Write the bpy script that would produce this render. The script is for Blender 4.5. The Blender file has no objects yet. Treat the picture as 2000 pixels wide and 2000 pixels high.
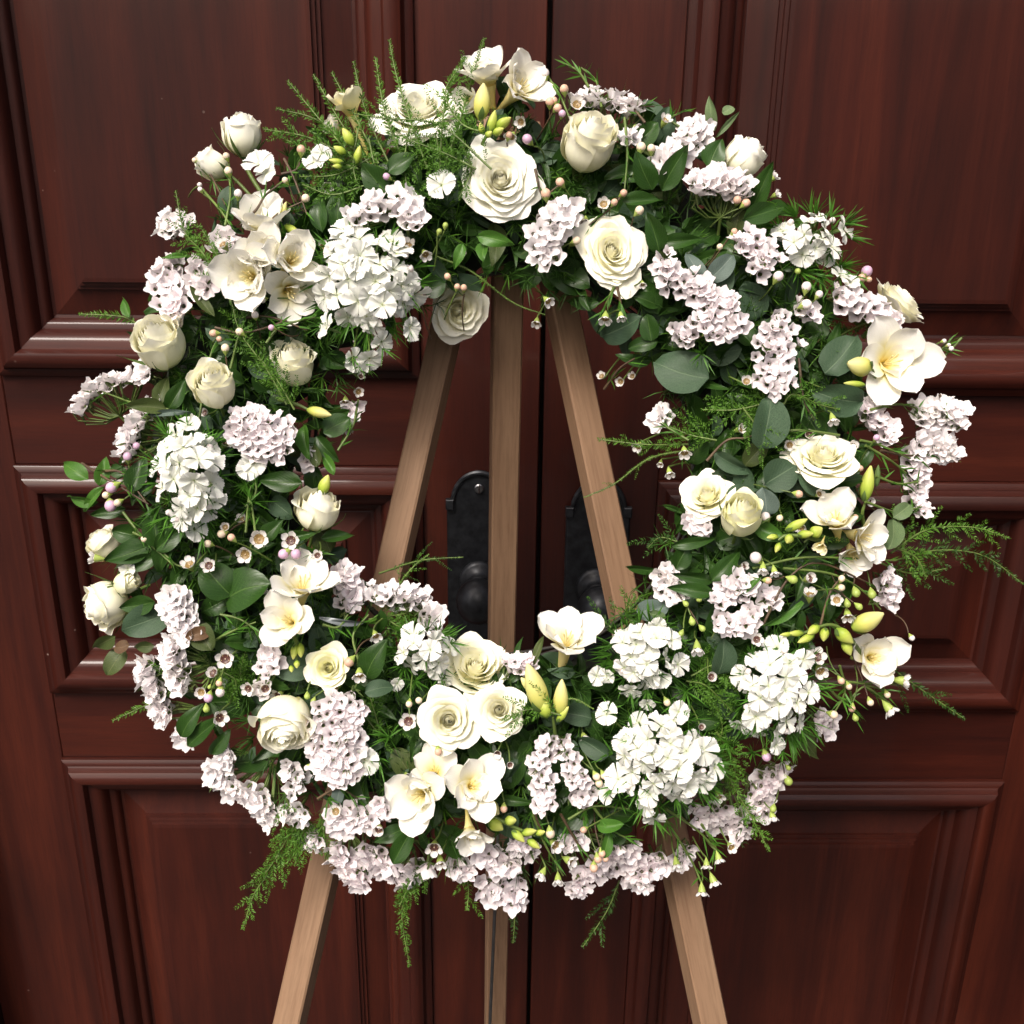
import bpy, math, random
import numpy as np
from mathutils import Vector, Matrix
rnd = random.Random(7)
npr = np.random.RandomState(7)
S = bpy.context.scene
COL = S.collection
R_ = math.radians

# ------------------------------------------------------------------ camera
FPX = 2100.0; PITCH = R_(20.9); YAW = 0.02; ROLL = 0.012
CAM = Vector((0, -1.30, 1.60)); DIST = 0.945
fw = Vector((math.sin(YAW)*math.cos(PITCH), math.cos(YAW)*math.cos(PITCH), -math.sin(PITCH)))
r0 = fw.cross(Vector((0, 0, 1))).normalized(); u0 = r0.cross(fw)
rt = r0*math.cos(ROLL) + u0*math.sin(ROLL); up = u0*math.cos(ROLL) - r0*math.sin(ROLL)
cam = bpy.data.objects.new('camera', bpy.data.cameras.new('camera')); COL.objects.link(cam)
basis = Matrix((rt, up, -fw)).transposed().to_4x4()
cam.matrix_world = Matrix.Translation(CAM) @ basis
cam.data.sensor_width = 36; cam.data.lens = FPX/2000*36
cam.data.clip_start = 0.02; cam.data.clip_end = 500
S.camera = cam

# ------------------------------------------------------------------ light
world = bpy.data.worlds.new('World'); S.world = world; world.use_nodes = True
wn = world.node_tree.nodes; wl = world.node_tree.links
SUN_EL = R_(51); SUN_AZ = R_(-27)     # azimuth measured from straight in front of the door, minus = left
bg = wn['Background']; sky = wn.new('ShaderNodeTexSky'); sky.sky_type = 'NISHITA'; sky.sun_disc = False
sky.sun_elevation = SUN_EL; sky.sun_rotation = math.pi - SUN_AZ; sky.air_density = 0.8; sky.dust_density = 8.0; sky.ozone_density = 0.0
wl.new(sky.outputs[0], bg.inputs[0]); bg.inputs[1].default_value = 0.08
sl = bpy.data.lights.new('sun', 'SUN'); sl.energy = 1.5; sl.angle = R_(20); sl.color = (1, .965, .91)
sun = bpy.data.objects.new('sun', sl); COL.objects.link(sun)
sdir = Vector((math.sin(SUN_AZ)*math.cos(SUN_EL), -math.cos(SUN_AZ)*math.cos(SUN_EL), math.sin(SUN_EL)))
sun.rotation_euler = sdir.to_track_quat('Z', 'Y').to_euler()
S.view_settings.view_transform = 'Standard'; S.view_settings.look = 'None'
S.view_settings.exposure = 1.03; S.view_settings.gamma = 1.0
S.render.engine = 'CYCLES'
S.cycles.max_bounces = 9; S.cycles.diffuse_bounces = 7; S.cycles.glossy_bounces = 3; S.cycles.transmission_bounces = 6

# ------------------------------------------------------------------ materials
def newmat(name):
    m = bpy.data.materials.new(name); m.use_nodes = True
    nt = m.node_tree
    return m, nt, nt.nodes['Principled BSDF'], nt.nodes['Material Output']
def node(nt, t, **kw):
    n = nt.nodes.new(t)
    for k, v in kw.items():
        if k in n.inputs.keys(): n.inputs[k].default_value = v
        else: setattr(n, k, v)
    return n
def ramp(nt, fac, stops):
    r = nt.nodes.new('ShaderNodeValToRGB'); e = r.color_ramp.elements
    while len(e) < len(stops): e.new(0.5)
    for el, (p, c) in zip(e, stops):
        el.position = p; el.color = (*c, 1)
    nt.links.new(fac, r.inputs[0]); return r.outputs[0]
def mixc(nt, a, b, fac, mode='MIX'):
    m = nt.nodes.new('ShaderNodeMix'); m.data_type = 'RGBA'; m.blend_type = mode
    for sock, val in ((m.inputs[0], fac), (m.inputs[6], a), (m.inputs[7], b)):
        if hasattr(val, 'links') or isinstance(val, bpy.types.NodeSocket): nt.links.new(val, sock)
        else: sock.default_value = val if isinstance(val, float) else (*val, 1)
    return m.outputs[2]

def petal_mat(name, stops, rough=.55, trans=.35, vein=.15, veins=40., tint=.06, spec=.3):
    """thin petal: colour runs from its base (uv y 0) to its rim (uv y 1); fine lengthwise veins; part of the light shines through"""
    m, nt, b, out = newmat(name)
    uv = nt.nodes.new('ShaderNodeTexCoord'); sep = nt.nodes.new('ShaderNodeSeparateXYZ')
    nt.links.new(uv.outputs['UV'], sep.inputs[0])
    col = ramp(nt, sep.outputs[1], stops)
    info = nt.nodes.new('ShaderNodeObjectInfo')
    n = node(nt, 'ShaderNodeTexNoise', Scale=60., Detail=4.); nt.links.new(uv.outputs['Object'], n.inputs['Vector'])
    hs = nt.nodes.new('ShaderNodeHueSaturation')
    mr = node(nt, 'ShaderNodeMapRange'); nt.links.new(info.outputs['Random'], mr.inputs[0]); mr.inputs[3].default_value = 1-tint; mr.inputs[4].default_value = 1+tint*.5
    nt.links.new(mr.outputs[0], hs.inputs['Value'])
    dirt = ramp(nt, n.outputs[0], [(0.33, (.965, .96, .93)), (.55, (1, 1, 1))])
    c2 = mixc(nt, col, dirt, 1.0, 'MULTIPLY'); nt.links.new(c2, hs.inputs['Color'])
    mp = nt.nodes.new('ShaderNodeMapping'); mp.inputs['Scale'].default_value = (veins, 1.6, 1); nt.links.new(uv.outputs['UV'], mp.inputs[0])
    nv = node(nt, 'ShaderNodeTexNoise', Scale=1., Detail=3.); nt.links.new(mp.outputs[0], nv.inputs['Vector'])
    bp = node(nt, 'ShaderNodeBump', Strength=vein*2, Distance=.0006); nt.links.new(nv.outputs[0], bp.inputs['Height'])
    vc = ramp(nt, nv.outputs[0], [(.36, (.95, .95, .93)), (.5, (1, 1, 1))])
    c3 = mixc(nt, hs.outputs[0], vc, float(min(1, vein*3)), 'MULTIPLY')
    nt.links.new(c3, b.inputs['Base Color']); b.inputs['Roughness'].default_value = rough
    b.inputs['Specular IOR Level'].default_value = spec
    nt.links.new(bp.outputs[0], b.inputs['Normal'])
    tr = nt.nodes.new('ShaderNodeBsdfTranslucent'); nt.links.new(c3, tr.inputs[0])
    ms = nt.nodes.new('ShaderNodeMixShader'); ms.inputs[0].default_value = trans
    nt.links.new(b.outputs[0], ms.inputs[1]); nt.links.new(tr.outputs[0], ms.inputs[2]); nt.links.new(ms.outputs[0], out.inputs[0])
    return m
def leaf_mat(name, dark, mid, light, rough=.38, trans=.18, spec=.32, veinc=.5, veinw=(.40, .5)):
    m, nt, b, out = newmat(name)
    uv = nt.nodes.new('ShaderNodeTexCoord'); sep = nt.nodes.new('ShaderNodeSeparateXYZ'); nt.links.new(uv.outputs['UV'], sep.inputs[0])
    info = nt.nodes.new('ShaderNodeObjectInfo')
    n = node(nt, 'ShaderNodeTexNoise', Scale=45., Detail=5.); nt.links.new(uv.outputs['Object'], n.inputs['Vector'])
    base = ramp(nt, n.outputs[0], [(.3, dark), (.62, mid)])
    rr = ramp(nt, info.outputs['Random'], [(0, (.70, .72, .7)), (1, (1.0, 1.0, 1.0))])
    base = mixc(nt, base, rr, 1.0, 'MULTIPLY')
    # midrib: |u-.5| small ; side veins: sine of v + |u|
    s = nt.nodes.new('ShaderNodeMath'); s.operation = 'SUBTRACT'; nt.links.new(sep.outputs[0], s.inputs[0]); s.inputs[1].default_value = .5
    a = nt.nodes.new('ShaderNodeMath'); a.operation = 'ABSOLUTE'; nt.links.new(s.outputs[0], a.inputs[0])
    rib = ramp(nt, a.outputs[0], [(.008, (1, 1, 1)), (.03, (0, 0, 0))])
    k = nt.nodes.new('ShaderNodeMath'); k.operation = 'MULTIPLY_ADD'; nt.links.new(a.outputs[0], k.inputs[0]); k.inputs[1].default_value = -1.0
    nt.links.new(sep.outputs[1], k.inputs[2])
    k2 = nt.nodes.new('ShaderNodeMath'); k2.operation = 'MULTIPLY'; nt.links.new(k.outputs[0], k2.inputs[0]); k2.inputs[1].default_value = 55.
    sn = nt.nodes.new('ShaderNodeMath'); sn.operation = 'SINE'; nt.links.new(k2.outputs[0], sn.inputs[0])
    side = ramp(nt, sn.outputs[0], [(.9, (0, 0, 0)), (1, (.35, .35, .35))])
    vv = mixc(nt, rib, side, 1.0, 'ADD')
    vf = nt.nodes.new('ShaderNodeMath'); vf.operation = 'MULTIPLY'; nt.links.new(vv, vf.inputs[0]); vf.inputs[1].default_value = veinc
    col = mixc(nt, base, light, vf.outputs[0])
    nt.links.new(col, b.inputs['Base Color']); b.inputs['Roughness'].default_value = rough; b.inputs['Specular IOR Level'].default_value = spec
    bp = node(nt, 'ShaderNodeBump', Strength=.35, Distance=.0008, invert=True); nt.links.new(vv, bp.inputs['Height']); nt.links.new(bp.outputs[0], b.inputs['Normal'])
    tr = nt.nodes.new('ShaderNodeBsdfTranslucent'); nt.links.new(col, tr.inputs[0])
    ms = nt.nodes.new('ShaderNodeMixShader'); ms.inputs[0].default_value = trans
    nt.links.new(b.outputs[0], ms.inputs[1]); nt.links.new(tr.outputs[0], ms.inputs[2]); nt.links.new(ms.outputs[0], out.inputs[0])
    return m
def plain(name, c1, c2=None, rough=.5, scale=60., metal=0., spec=.5, bump=0.):
    m, nt, b, out = newmat(name); c2 = c2 or tuple(x*.75 for x in c1)
    tc = nt.nodes.new('ShaderNodeTexCoord')
    n = node(nt, 'ShaderNodeTexNoise', Scale=scale, Detail=5.); nt.links.new(tc.outputs['Object'], n.inputs['Vector'])
    col = ramp(nt, n.outputs[0], [(.35, c2), (.65, c1)])
    info = nt.nodes.new('ShaderNodeObjectInfo'); rr = ramp(nt, info.outputs['Random'], [(0, (.85, .85, .85)), (1, (1.05, 1.05, 1.05))])
    nt.links.new(mixc(nt, col, rr, 1.0, 'MULTIPLY'), b.inputs['Base Color'])
    b.inputs['Roughness'].default_value = rough; b.inputs['Metallic'].default_value = metal; b.inputs['Specular IOR Level'].default_value = spec
    if bump:
        bp = node(nt, 'ShaderNodeBump', Strength=bump, Distance=.001); nt.links.new(n.outputs[0], bp.inputs['Height']); nt.links.new(bp.outputs[0], b.inputs['Normal'])
    return m
def wood(name, dark, mid, light, axis, gscale=24., rough=.60, coat=.34, coatr=.08, stretch=16., bump=.14, fibre=.6):
    """straight grained timber; grain runs along the given object axis"""
    m, nt, b, out = newmat(name)
    tc = nt.nodes.new('ShaderNodeTexCoord'); mp = nt.nodes.new('ShaderNodeMapping')
    sc = [stretch, stretch, stretch]; sc[axis] = .9
    mp.inputs['Scale'].default_value = sc; nt.links.new(tc.outputs['Object'], mp.inputs[0])
    info = nt.nodes.new('ShaderNodeObjectInfo')
    off = nt.nodes.new('ShaderNodeVectorMath'); off.operation = 'ADD'; nt.links.new(mp.outputs[0], off.inputs[0])
    cmb = nt.nodes.new('ShaderNodeCombineXYZ'); mul = nt.nodes.new('ShaderNodeMath'); mul.operation = 'MULTIPLY'; mul.inputs[1].default_value = 37.
    nt.links.new(info.outputs['Random'], mul.inputs[0]); [nt.links.new(mul.outputs[0], cmb.inputs[i]) for i in range(3)]
    nt.links.new(cmb.outputs[0], off.inputs[1])
    n1 = node(nt, 'ShaderNodeTexNoise', Scale=gscale/14*.55, Detail=6., Roughness=.62, Distortion=.6); nt.links.new(off.outputs[0], n1.inputs['Vector'])
    n2 = node(nt, 'ShaderNodeTexNoise', Scale=gscale, Detail=4., Roughness=.7); nt.links.new(off.outputs[0], n2.inputs['Vector'])
    base = ramp(nt, n1.outputs[0], [(.3, dark), (.5, mid), (.72, light)])
    fib = ramp(nt, n2.outputs[0], [(.34, (.62, .58, .56)), (.55, (1, 1, 1)), (.8, (1.0, 1.0, 1.0))])
    col = mixc(nt, base, fib, fibre, 'MULTIPLY')
    if coat:      # broad tone changes, dust specks and small scuffs in the varnish
        nb = node(nt, 'ShaderNodeTexNoise', Scale=3.2, Detail=2.); nt.links.new(tc.outputs['Object'], nb.inputs['Vector'])
        col = mixc(nt, col, ramp(nt, nb.outputs[0], [(.32, (.72, .70, .68)), (.66, (1.12, 1.12, 1.14))]), 1.0, 'MULTIPLY')
        vo = node(nt, 'ShaderNodeTexVoronoi', Scale=30.); nt.links.new(tc.outputs['Object'], vo.inputs['Vector'])
        ns = node(nt, 'ShaderNodeTexNoise', Scale=11., Detail=1.); nt.links.new(tc.outputs['Object'], ns.inputs['Vector'])
        sp = ramp(nt, vo.outputs['Distance'], [(.030, (1, 1, 1)), (.055, (0, 0, 0))]); sg = ramp(nt, ns.outputs[0], [(.60, (0, 0, 0)), (.66, (.55, .55, .55))])
        fsp = mixc(nt, sp, sg, 1.0, 'MULTIPLY'); col = mixc(nt, col, (.30, .22, .19), fsp)
        sm = nt.nodes.new('ShaderNodeMapping'); sm.inputs['Scale'].default_value = (2.5, 2.5, 46.); sm.inputs['Rotation'].default_value = (0, .5, 0); nt.links.new(tc.outputs['Object'], sm.inputs[0])
        n5 = node(nt, 'ShaderNodeTexNoise', Scale=5., Detail=2.); nt.links.new(sm.outputs[0], n5.inputs['Vector'])
        sc5 = mixc(nt, ramp(nt, n5.outputs[0], [(.76, (0, 0, 0)), (.80, (.35, .35, .35))]), sg, 1.0, 'MULTIPLY'); col = mixc(nt, col, (.26, .16, .13), sc5)
    nt.links.new(col, b.inputs['Base Color'])
    b.inputs['Roughness'].default_value = rough; b.inputs['Specular IOR Level'].default_value = .25; b.inputs['Coat Weight'].default_value = coat; b.inputs['Coat Roughness'].default_value = coatr
    bp = node(nt, 'ShaderNodeBump', Strength=bump, Distance=.0005); nt.links.new(n2.outputs[0], bp.inputs['Height']); nt.links.new(bp.outputs[0], b.inputs['Normal'])
    # the varnish is slightly uneven
    n3 = node(nt, 'ShaderNodeTexNoise', Scale=9., Detail=3.); nt.links.new(tc.outputs['Object'], n3.inputs['Vector'])
    mr = node(nt, 'ShaderNodeMapRange'); nt.links.new(n3.outputs[0], mr.inputs[0]); mr.inputs[3].default_value = coatr*.4; mr.inputs[4].default_value = coatr*1.7
    nt.links.new(mr.outputs[0], b.inputs['Coat Roughness'])
    return m

MD, MM, ML = (.019, .0021, .0007), (.038, .0050, .0018), (.068, .0112, .0040)
M = {}
M['door_v'] = wood('mahogany_upright', MD, MM, ML, 2)
M['door_h'] = wood('mahogany_level', MD, MM, ML, 0)
M['easel'] = wood('beech', (.175, .103, .060), (.235, .142, .085), (.285, .183, .112), 2, gscale=20, rough=.6, coat=.0, coatr=.5, bump=.15, fibre=.55)
M['iron'] = plain('black_iron', (.036, .039, .045), (.017, .018, .021), rough=.38, metal=.5, bump=.15, scale=90)
M['steel'] = plain('steel_rod', (.35, .35, .36), rough=.35, metal=1.)
M['floor'] = plain('stone_step', (.035, .033, .031), (.020, .019, .018), rough=.8, scale=18, bump=.3)
M['render'] = plain('wall_render', (.22, .21, .19), (.17, .16, .145), rough=.9, scale=25, bump=.4)
M['gap'] = plain('door_edge_shadow_gap', (.02, .008, .006), rough=.8)
M['rose'] = petal_mat('rose_petal', [(0, (.95, .92, .52)), (.45, (.965, .945, .70)), (.8, (.975, .96, .80)), (1, (.98, .97, .86))], trans=.18, vein=.08)
M['rose_w'] = petal_mat('white_rose_petal', [(0, (.96, .93, .58)), (.45, (.975, .96, .76)), (.8, (.98, .97, .86)), (1, (.985, .98, .91))], trans=.18, vein=.08)
M['rose_g'] = petal_mat('greenish_rose_petal', [(0, (.80, .82, .38)), (.4, (.89, .89, .53)), (.8, (.92, .91, .64)), (1, (.95, .94, .76))], trans=.16, vein=.08)
M['fre'] = petal_mat('freesia_petal', [(0, (.88, .70, .16)), (.25, (.90, .85, .50)), (.55, (.92, .90, .80)), (1, (.94, .93, .90))], trans=.22, vein=.22)
M['fre_y'] = petal_mat('yellow_freesia_petal', [(0, (.86, .70, .16)), (.4, (.93, .86, .48)), (1, (.95, .92, .72))], trans=.22, vein=.22)
M['fbud'] = petal_mat('freesia_bud', [(0, (.20, .34, .04)), (.45, (.45, .56, .08)), (1, (.66, .68, .20))], trans=.2, rough=.4)
M['fbud_y'] = petal_mat('yellow_freesia_bud', [(0, (.34, .46, .07)), (.35, (.70, .68, .18)), (1, (.88, .84, .42))], trans=.25, rough=.4)
M['stamen'] = plain('stamen', (.85, .72, .35), rough=.7)
M['william'] = petal_mat('sweet_william_petal', [(0, (.66, .74, .50)), (.2, (.82, .84, .75)), (1, (.87, .875, .845))], trans=.22, vein=.3, veins=26.)
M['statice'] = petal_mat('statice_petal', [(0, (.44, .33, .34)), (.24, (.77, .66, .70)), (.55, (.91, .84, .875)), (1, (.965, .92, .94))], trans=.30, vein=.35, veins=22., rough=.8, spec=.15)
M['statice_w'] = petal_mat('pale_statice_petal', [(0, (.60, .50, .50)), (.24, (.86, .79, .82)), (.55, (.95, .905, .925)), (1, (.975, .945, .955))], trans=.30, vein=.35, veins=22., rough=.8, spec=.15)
M['calyx'] = leaf_mat('calyx', (.05, .09, .02), (.12, .16, .05), (.24, .26, .12), rough=.7, trans=.25, spec=.2)
M['wax'] = petal_mat('waxflower_petal', [(0, (.84, .78, .74)), (.4, (.90, .88, .86)), (1, (.92, .90, .90))], trans=.3, rough=.4)
M['waxeye'] = plain('waxflower_eye', (.10, .035, .025), (.05, .015, .012), rough=.45)
M['waxeye_y'] = plain('waxflower_ochre_eye', (.30, .20, .06), (.16, .09, .03), rough=.45)
M['budc'] = plain('cream_bud', (.80, .70, .52), (.72, .56, .42), rough=.45, scale=200)
M['budp'] = plain('peach_bud', (.74, .50, .36), (.60, .36, .26), rough=.45, scale=200)
M['budm'] = plain('mauve_bud', (.68, .46, .62), (.55, .35, .48), rough=.45, scale=200)
M['budw'] = plain('white_bud', (.85, .80, .78), (.76, .66, .64), rough=.45, scale=200)
M['budg'] = plain('green_bud', (.40, .50, .12), (.30, .40, .08), rough=.45, scale=200)
M['stemg'] = plain('green_stem', (.13, .20, .04), (.08, .12, .025), rough=.5)
M['stemb'] = plain('brown_stem', (.11, .07, .035), (.06, .035, .02), rough=.6)
M['leaf'] = leaf_mat('dark_glossy_leaf', (.017, .050, .008), (.034, .088, .014), (.10, .18, .045), rough=.33)
M['leaf_b'] = leaf_mat('bright_leaf', (.05, .15, .018), (.10, .25, .035), (.2, .34, .08), rough=.35, trans=.3)
M['leaf_o'] = leaf_mat('olive_leaf', (.05, .07, .02), (.10, .14, .04), (.20, .22, .10), rough=.45, trans=.3)
M['leaf_r'] = leaf_mat('russet_leaf', (.10, .05, .025), (.17, .10, .05), (.25, .17, .10), rough=.5, trans=.25)
M['euc'] = leaf_mat('eucalyptus_leaf', (.034, .068, .036), (.062, .112, .058), (.13, .19, .11), rough=.55, trans=.12, spec=.3)
M['euc_p'] = leaf_mat('pale_eucalyptus_leaf', (.11, .18, .09), (.20, .29, .12), (.32, .40, .2), rough=.5, trans=.3)
M['euc_g'] = leaf_mat('grey_eucalyptus_leaf', (.10, .145, .125), (.16, .215, .185), (.25, .30, .26), rough=.6, trans=.15)
M['sepal'] = leaf_mat('sepal', (.08, .14, .03), (.15, .24, .07), (.25, .33, .14), rough=.5, trans=.2)
M['fern'] = leaf_mat('fern_needle', (.075, .18, .018), (.13, .29, .035), (.10, .22, .04), rough=.5, trans=.35, veinc=0.)
M['fern_d'] = leaf_mat('dark_fern_needle', (.028, .075, .012), (.055, .14, .020), (.04, .11, .022), rough=.5, trans=.3, veinc=0.)
M['tuft'] = leaf_mat('needle_tuft', (.05, .15, .016), (.10, .27, .03), (.1, .26, .05), rough=.45, trans=.35, veinc=0.)
M['moss'] = plain('dark_moss', (.010, .016, .006), (.004, .006, .003), rough=.95, scale=120, bump=1.)
M['twig'] = plain('dark_twig', (.030, .024, .018), (.012, .010, .008), rough=.7)
M['wire'] = plain('grey_wire', (.16, .18, .19), rough=.4, metal=.3)

# ------------------------------------------------------------------ mesh helpers
class MB:
    def __init__(s): s.v = []; s.f = []; s.uv = []; s.mi = []; s.n = 0; s.mats = []
    def slot(s, m):
        if m not in s.mats: s.mats.append(m)
        return s.mats.index(m)
    def add(s, V, F, mat, UV=None):
        V = np.asarray(V, float).reshape(-1, 3)
        if UV is None: UV = np.full((len(V), 2), .5)
        k = s.slot(mat); s.v.append(V); s.uv.append(np.asarray(UV, float))
        s.f += [tuple(int(i)+s.n for i in f) for f in F]; s.mi += [k]*len(F); s.n += len(V)
    def addmb(s, o, mtx=None):
        if not o.v: return
        V = np.concatenate(o.v)
        if mtx is not None:
            A = np.array(mtx); V = V @ A[:3, :3].T + A[:3, 3]
        ks = [s.slot(m) for m in o.mats]
        s.v.append(V); s.uv.append(np.concatenate(o.uv)); s.f += [tuple(i+s.n for i in f) for f in o.f]; s.mi += [ks[i] for i in o.mi]; s.n += len(V)
    def mesh(s, name, smooth=True):
        me = bpy.data.meshes.new(name)
        V = np.concatenate(s.v); UV = np.concatenate(s.uv)
        me.from_pydata(V.tolist(), [], s.f)
        for m in s.mats: me.materials.append(m)
        me.polygons.foreach_set('material_index', s.mi)
        ul = me.uv_layers.new(name='UVMap')
        li = np.empty(len(me.loops), int); me.loops.foreach_get('vertex_index', li)
        ul.data.foreach_set('uv', UV[li].ravel())
        me.polygons.foreach_set('use_smooth', [smooth]*len(me.polygons))
        me.update(); return me
def obj(name, me, parent=None, mtx=None, label=None, kind=None):
    if isinstance(me, MB): me = me.mesh(name)
    o = bpy.data.objects.new(name, me); COL.objects.link(o)
    if parent is not None: o.parent = parent
    if mtx is not None: o.matrix_basis = mtx
    if label: o['label'] = label
    if kind: o['kind'] = kind
    return o
def grid(mb, P, UV, mat, closed=False):
    """P: (rows, cols, 3)"""
    a, b = P.shape[:2]; F = []
    for i in range(a-1):
        for j in range(b-1 if not closed else b):
            k = (j+1) % b
            F.append((i*b+j, i*b+k, (i+1)*b+k, (i+1)*b+j))
    mb.add(P.reshape(-1, 3), F, mat, UV.reshape(-1, 2))
def tube(mb, pts, rad, mat, seg=6, cap=True):
    pts = [Vector(p) for p in pts]; n = len(pts); rings = []
    for i, p in enumerate(pts):
        t = (pts[min(i+1, n-1)] - pts[max(i-1, 0)]).normalized()
        a = t.cross(Vector((.31, .27, .91))).normalized(); b = t.cross(a)
        r = rad[i] if hasattr(rad, '__len__') else rad
        rings.append([tuple(p + a*(r*math.cos(2*math.pi*k/seg)) + b*(r*math.sin(2*math.pi*k/seg))) for k in range(seg)])
    P = np.array(rings); UV = np.zeros((n, seg, 2)); UV[..., 1] = np.linspace(0, 1, n)[:, None]; UV[..., 0] = .2
    grid(mb, P, UV, mat, closed=True)
    if cap:
        for q, rr in ((0, 1), (n-1, -1)):
            mb.add(P[q], [tuple(range(seg))[::rr][::-1]], mat, UV[q])
def bez(p, n):
    p = [np.array(q, float) for q in p]; t = np.linspace(0, 1, n)[:, None]
    if len(p) == 2: return p[0]*(1-t)+p[1]*t
    if len(p) == 3: return p[0]*(1-t)**2+2*p[1]*t*(1-t)+p[2]*t*t
    return p[0]*(1-t)**3+3*p[1]*t*(1-t)**2+3*p[2]*t*t*(1-t)+p[3]*t**3
def poly(p, n):
    """smooth curve through all points (Catmull-Rom)"""
    p = [np.array(q, float) for q in p]; q = [2*p[0]-p[1]]+p+[2*p[-1]-p[-2]]; out = []
    m = len(p)-1
    for k in range(n):
        s = k/(n-1)*m; i = min(int(s), m-1); t = s-i
        a, b, c, d = q[i:i+4]
        out.append(.5*((2*b)+(-a+c)*t+(2*a-5*b+4*c-d)*t*t+(-a+3*b-3*c+d)*t**3))
    return np.array(out)
def sphere(mb, c, r, mat, seg=10, rings=7, sz=1.0, mtx=None):
    th = np.linspace(0.001, math.pi-.001, rings)[:, None]; ph = np.linspace(0, 2*math.pi, seg, endpoint=False)[None, :]
    P = np.stack([np.sin(th)*np.cos(ph), np.sin(th)*np.sin(ph), np.cos(th)*sz+0*ph], -1)*r
    if mtx is not None: P = P @ np.array(mtx.to_3x3()).T
    P = P + np.array(c)
    UV = np.zeros((rings, seg, 2)); UV[..., 1] = 1-np.linspace(0, 1, rings)[:, None]
    grid(mb, P, UV, mat, closed=True)
def face(n, spin=0.):
    """rotation whose Z is n"""
    n = Vector(n).normalized(); q = n.to_track_quat('Z', 'Y').to_matrix().to_4x4()
    return q @ Matrix.Rotation(spin, 4, 'Z')
def place(p, n, spin=0., s=1., sy=None, sz=None):
    return Matrix.Translation(Vector(p)) @ face(n, spin) @ Matrix.Diagonal((s, sy or s, sz or s, 1))

# ------------------------------------------------------------------ double door
def thing(name, label, cat, loc=(0, 0, 0), group=None):
    o = bpy.data.objects.new(name, None); COL.objects.link(o); o.location = loc; o['label'] = label; o['category'] = cat
    if group: o['group'] = group
    return o
def bevel_box(mb, lo, hi, mat, b=.0012):
    x0, y0, z0 = lo; x1, y1, z1 = hi
    # box with a chamfered front (-y) rim
    V = [(x0, y1, z0), (x1, y1, z0), (x1, y1, z1), (x0, y1, z1), (x0, y0+b, z0), (x1, y0+b, z0), (x1, y0+b, z1), (x0, y0+b, z1),
         (x0+b, y0, z0+b), (x1-b, y0, z0+b), (x1-b, y0, z1-b), (x0+b, y0, z1-b)]
    F = [(0, 3, 2, 1)[::-1], (8, 9, 10, 11)]
    for i in range(4):
        j = (i+1) % 4; F.append((i, j, 4+j, 4+i)); F.append((4+i, 4+j, 8+j, 8+i))
    mb.add(V, F, mat)
    return mb
MOULD = [(0, .001), (0, -.007), (.003, -.009), (.009, -.010), (.011, -.0125), (.013, -.020), (.018, -.0235), (.025, -.0245), (.031, -.0225), (.0335, -.018), (.0345, -.0135),
         (.038, -.0125), (.043, -.0115), (.048, -.008), (.052, -.002), (.054, .005), (.055, .0075), (.060, .0085), (.064, .012), (.066, .020), (.070, .021)]
PANEL = [(.070, .0205), (.074, .0195), (.098, .0125), (.1025, .0110), (.1030, .0070), (.1075, .0064), (.1080, .0028), (.1125, .0020), (.1130, -.0022), (.1180, -.0028)]
def strip(x0, x1, z0, z1, prof, side, mat):
    """one mitred side of a frame; side 0 bottom 1 right 2 top 3 left"""
    mb = MB(); d = np.array([q[0] for q in prof]); y = np.array([q[1] for q in prof])
    n = len(prof)
    A = {0: (x0+d, z0+d, x1-d, z0+d), 1: (x1-d, z0+d, x1-d, z1-d), 2: (x1-d, z1-d, x0+d, z1-d), 3: (x0+d, z1-d, x0+d, z0+d)}[side]
    P = np.zeros((n, 2, 3)); P[:, 0, 0] = A[0]; P[:, 0, 2] = A[1]; P[:, 1, 0] = A[2]; P[:, 1, 2] = A[3]; P[:, :, 1] = y[:, None]
    F = [(i*2, i*2+1, i*2+3, i*2+2) for i in range(n-1)]
    mb.add(P.reshape(-1, 3), F, mat); return mb
def sharp(me, ang=35):
    try: me.set_sharp_from_angle(angle=R_(ang))
    except Exception: pass
    return me
def panel_unit(root, x0, x1, z0, z1):
    for s in range(4):
        mat = M['door_h'] if s in (0, 2) else M['door_v']
        obj('moulding', sharp(strip(x0, x1, z0, z1, MOULD, s, mat).mesh('moulding')), root)
    mb = MB()
    for s in range(4): mb.addmb(strip(x0, x1, z0, z1, PANEL, s, M['door_v']))
    d = PANEL[-1][0]; y = PANEL[-1][1]
    mb.add([(x0+d, y, z0+d), (x1-d, y, z0+d), (x1-d, y, z1-d), (x0+d, y, z1-d)], [(0, 1, 2, 3)], M['door_v'])
    obj('panel', sharp(mb.mesh('panel'), 20), root)
def leaf(x0, x1, px0, px1, rows, label):
    t = thing('door_leaf', label, 'door', (0, 0, 0), None)
    H = 2.36; mb = MB()
    def box(name, a, b, c, d, mat):
        m_ = MB(); bevel_box(m_, (a, 0, c), (b, .045, d), mat); obj(name, sharp(m_.mesh(name), 20), t)
    box('stile', x0, px0, .012, H, M['door_v']); box('stile', px1, x1, .012, H, M['door_v'])
    edges = [.012] + [z for r in rows for z in r] + [H]
    for i in range(0, len(edges), 2): box('rail', px0+.0004, px1-.0004, edges[i], edges[i+1], M['door_h'])
    for (a, b) in rows: panel_unit(t, px0, px1, a, b)
    return t
GAPX = .0615
dl = leaf(-.76, GAPX-.0030, -.602, -.089, [(.095, .731), (.838, 1.165), (1.281, 2.22)], 'left leaf of the dark red mahogany double door, behind the left half of the wreath')
dr = leaf(GAPX+.0030, .895, .213, .738, [(.085, .695), (.810, 1.148), (1.264, 2.20)], 'right leaf of the dark red mahogany double door, behind the right half of the wreath')
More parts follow.
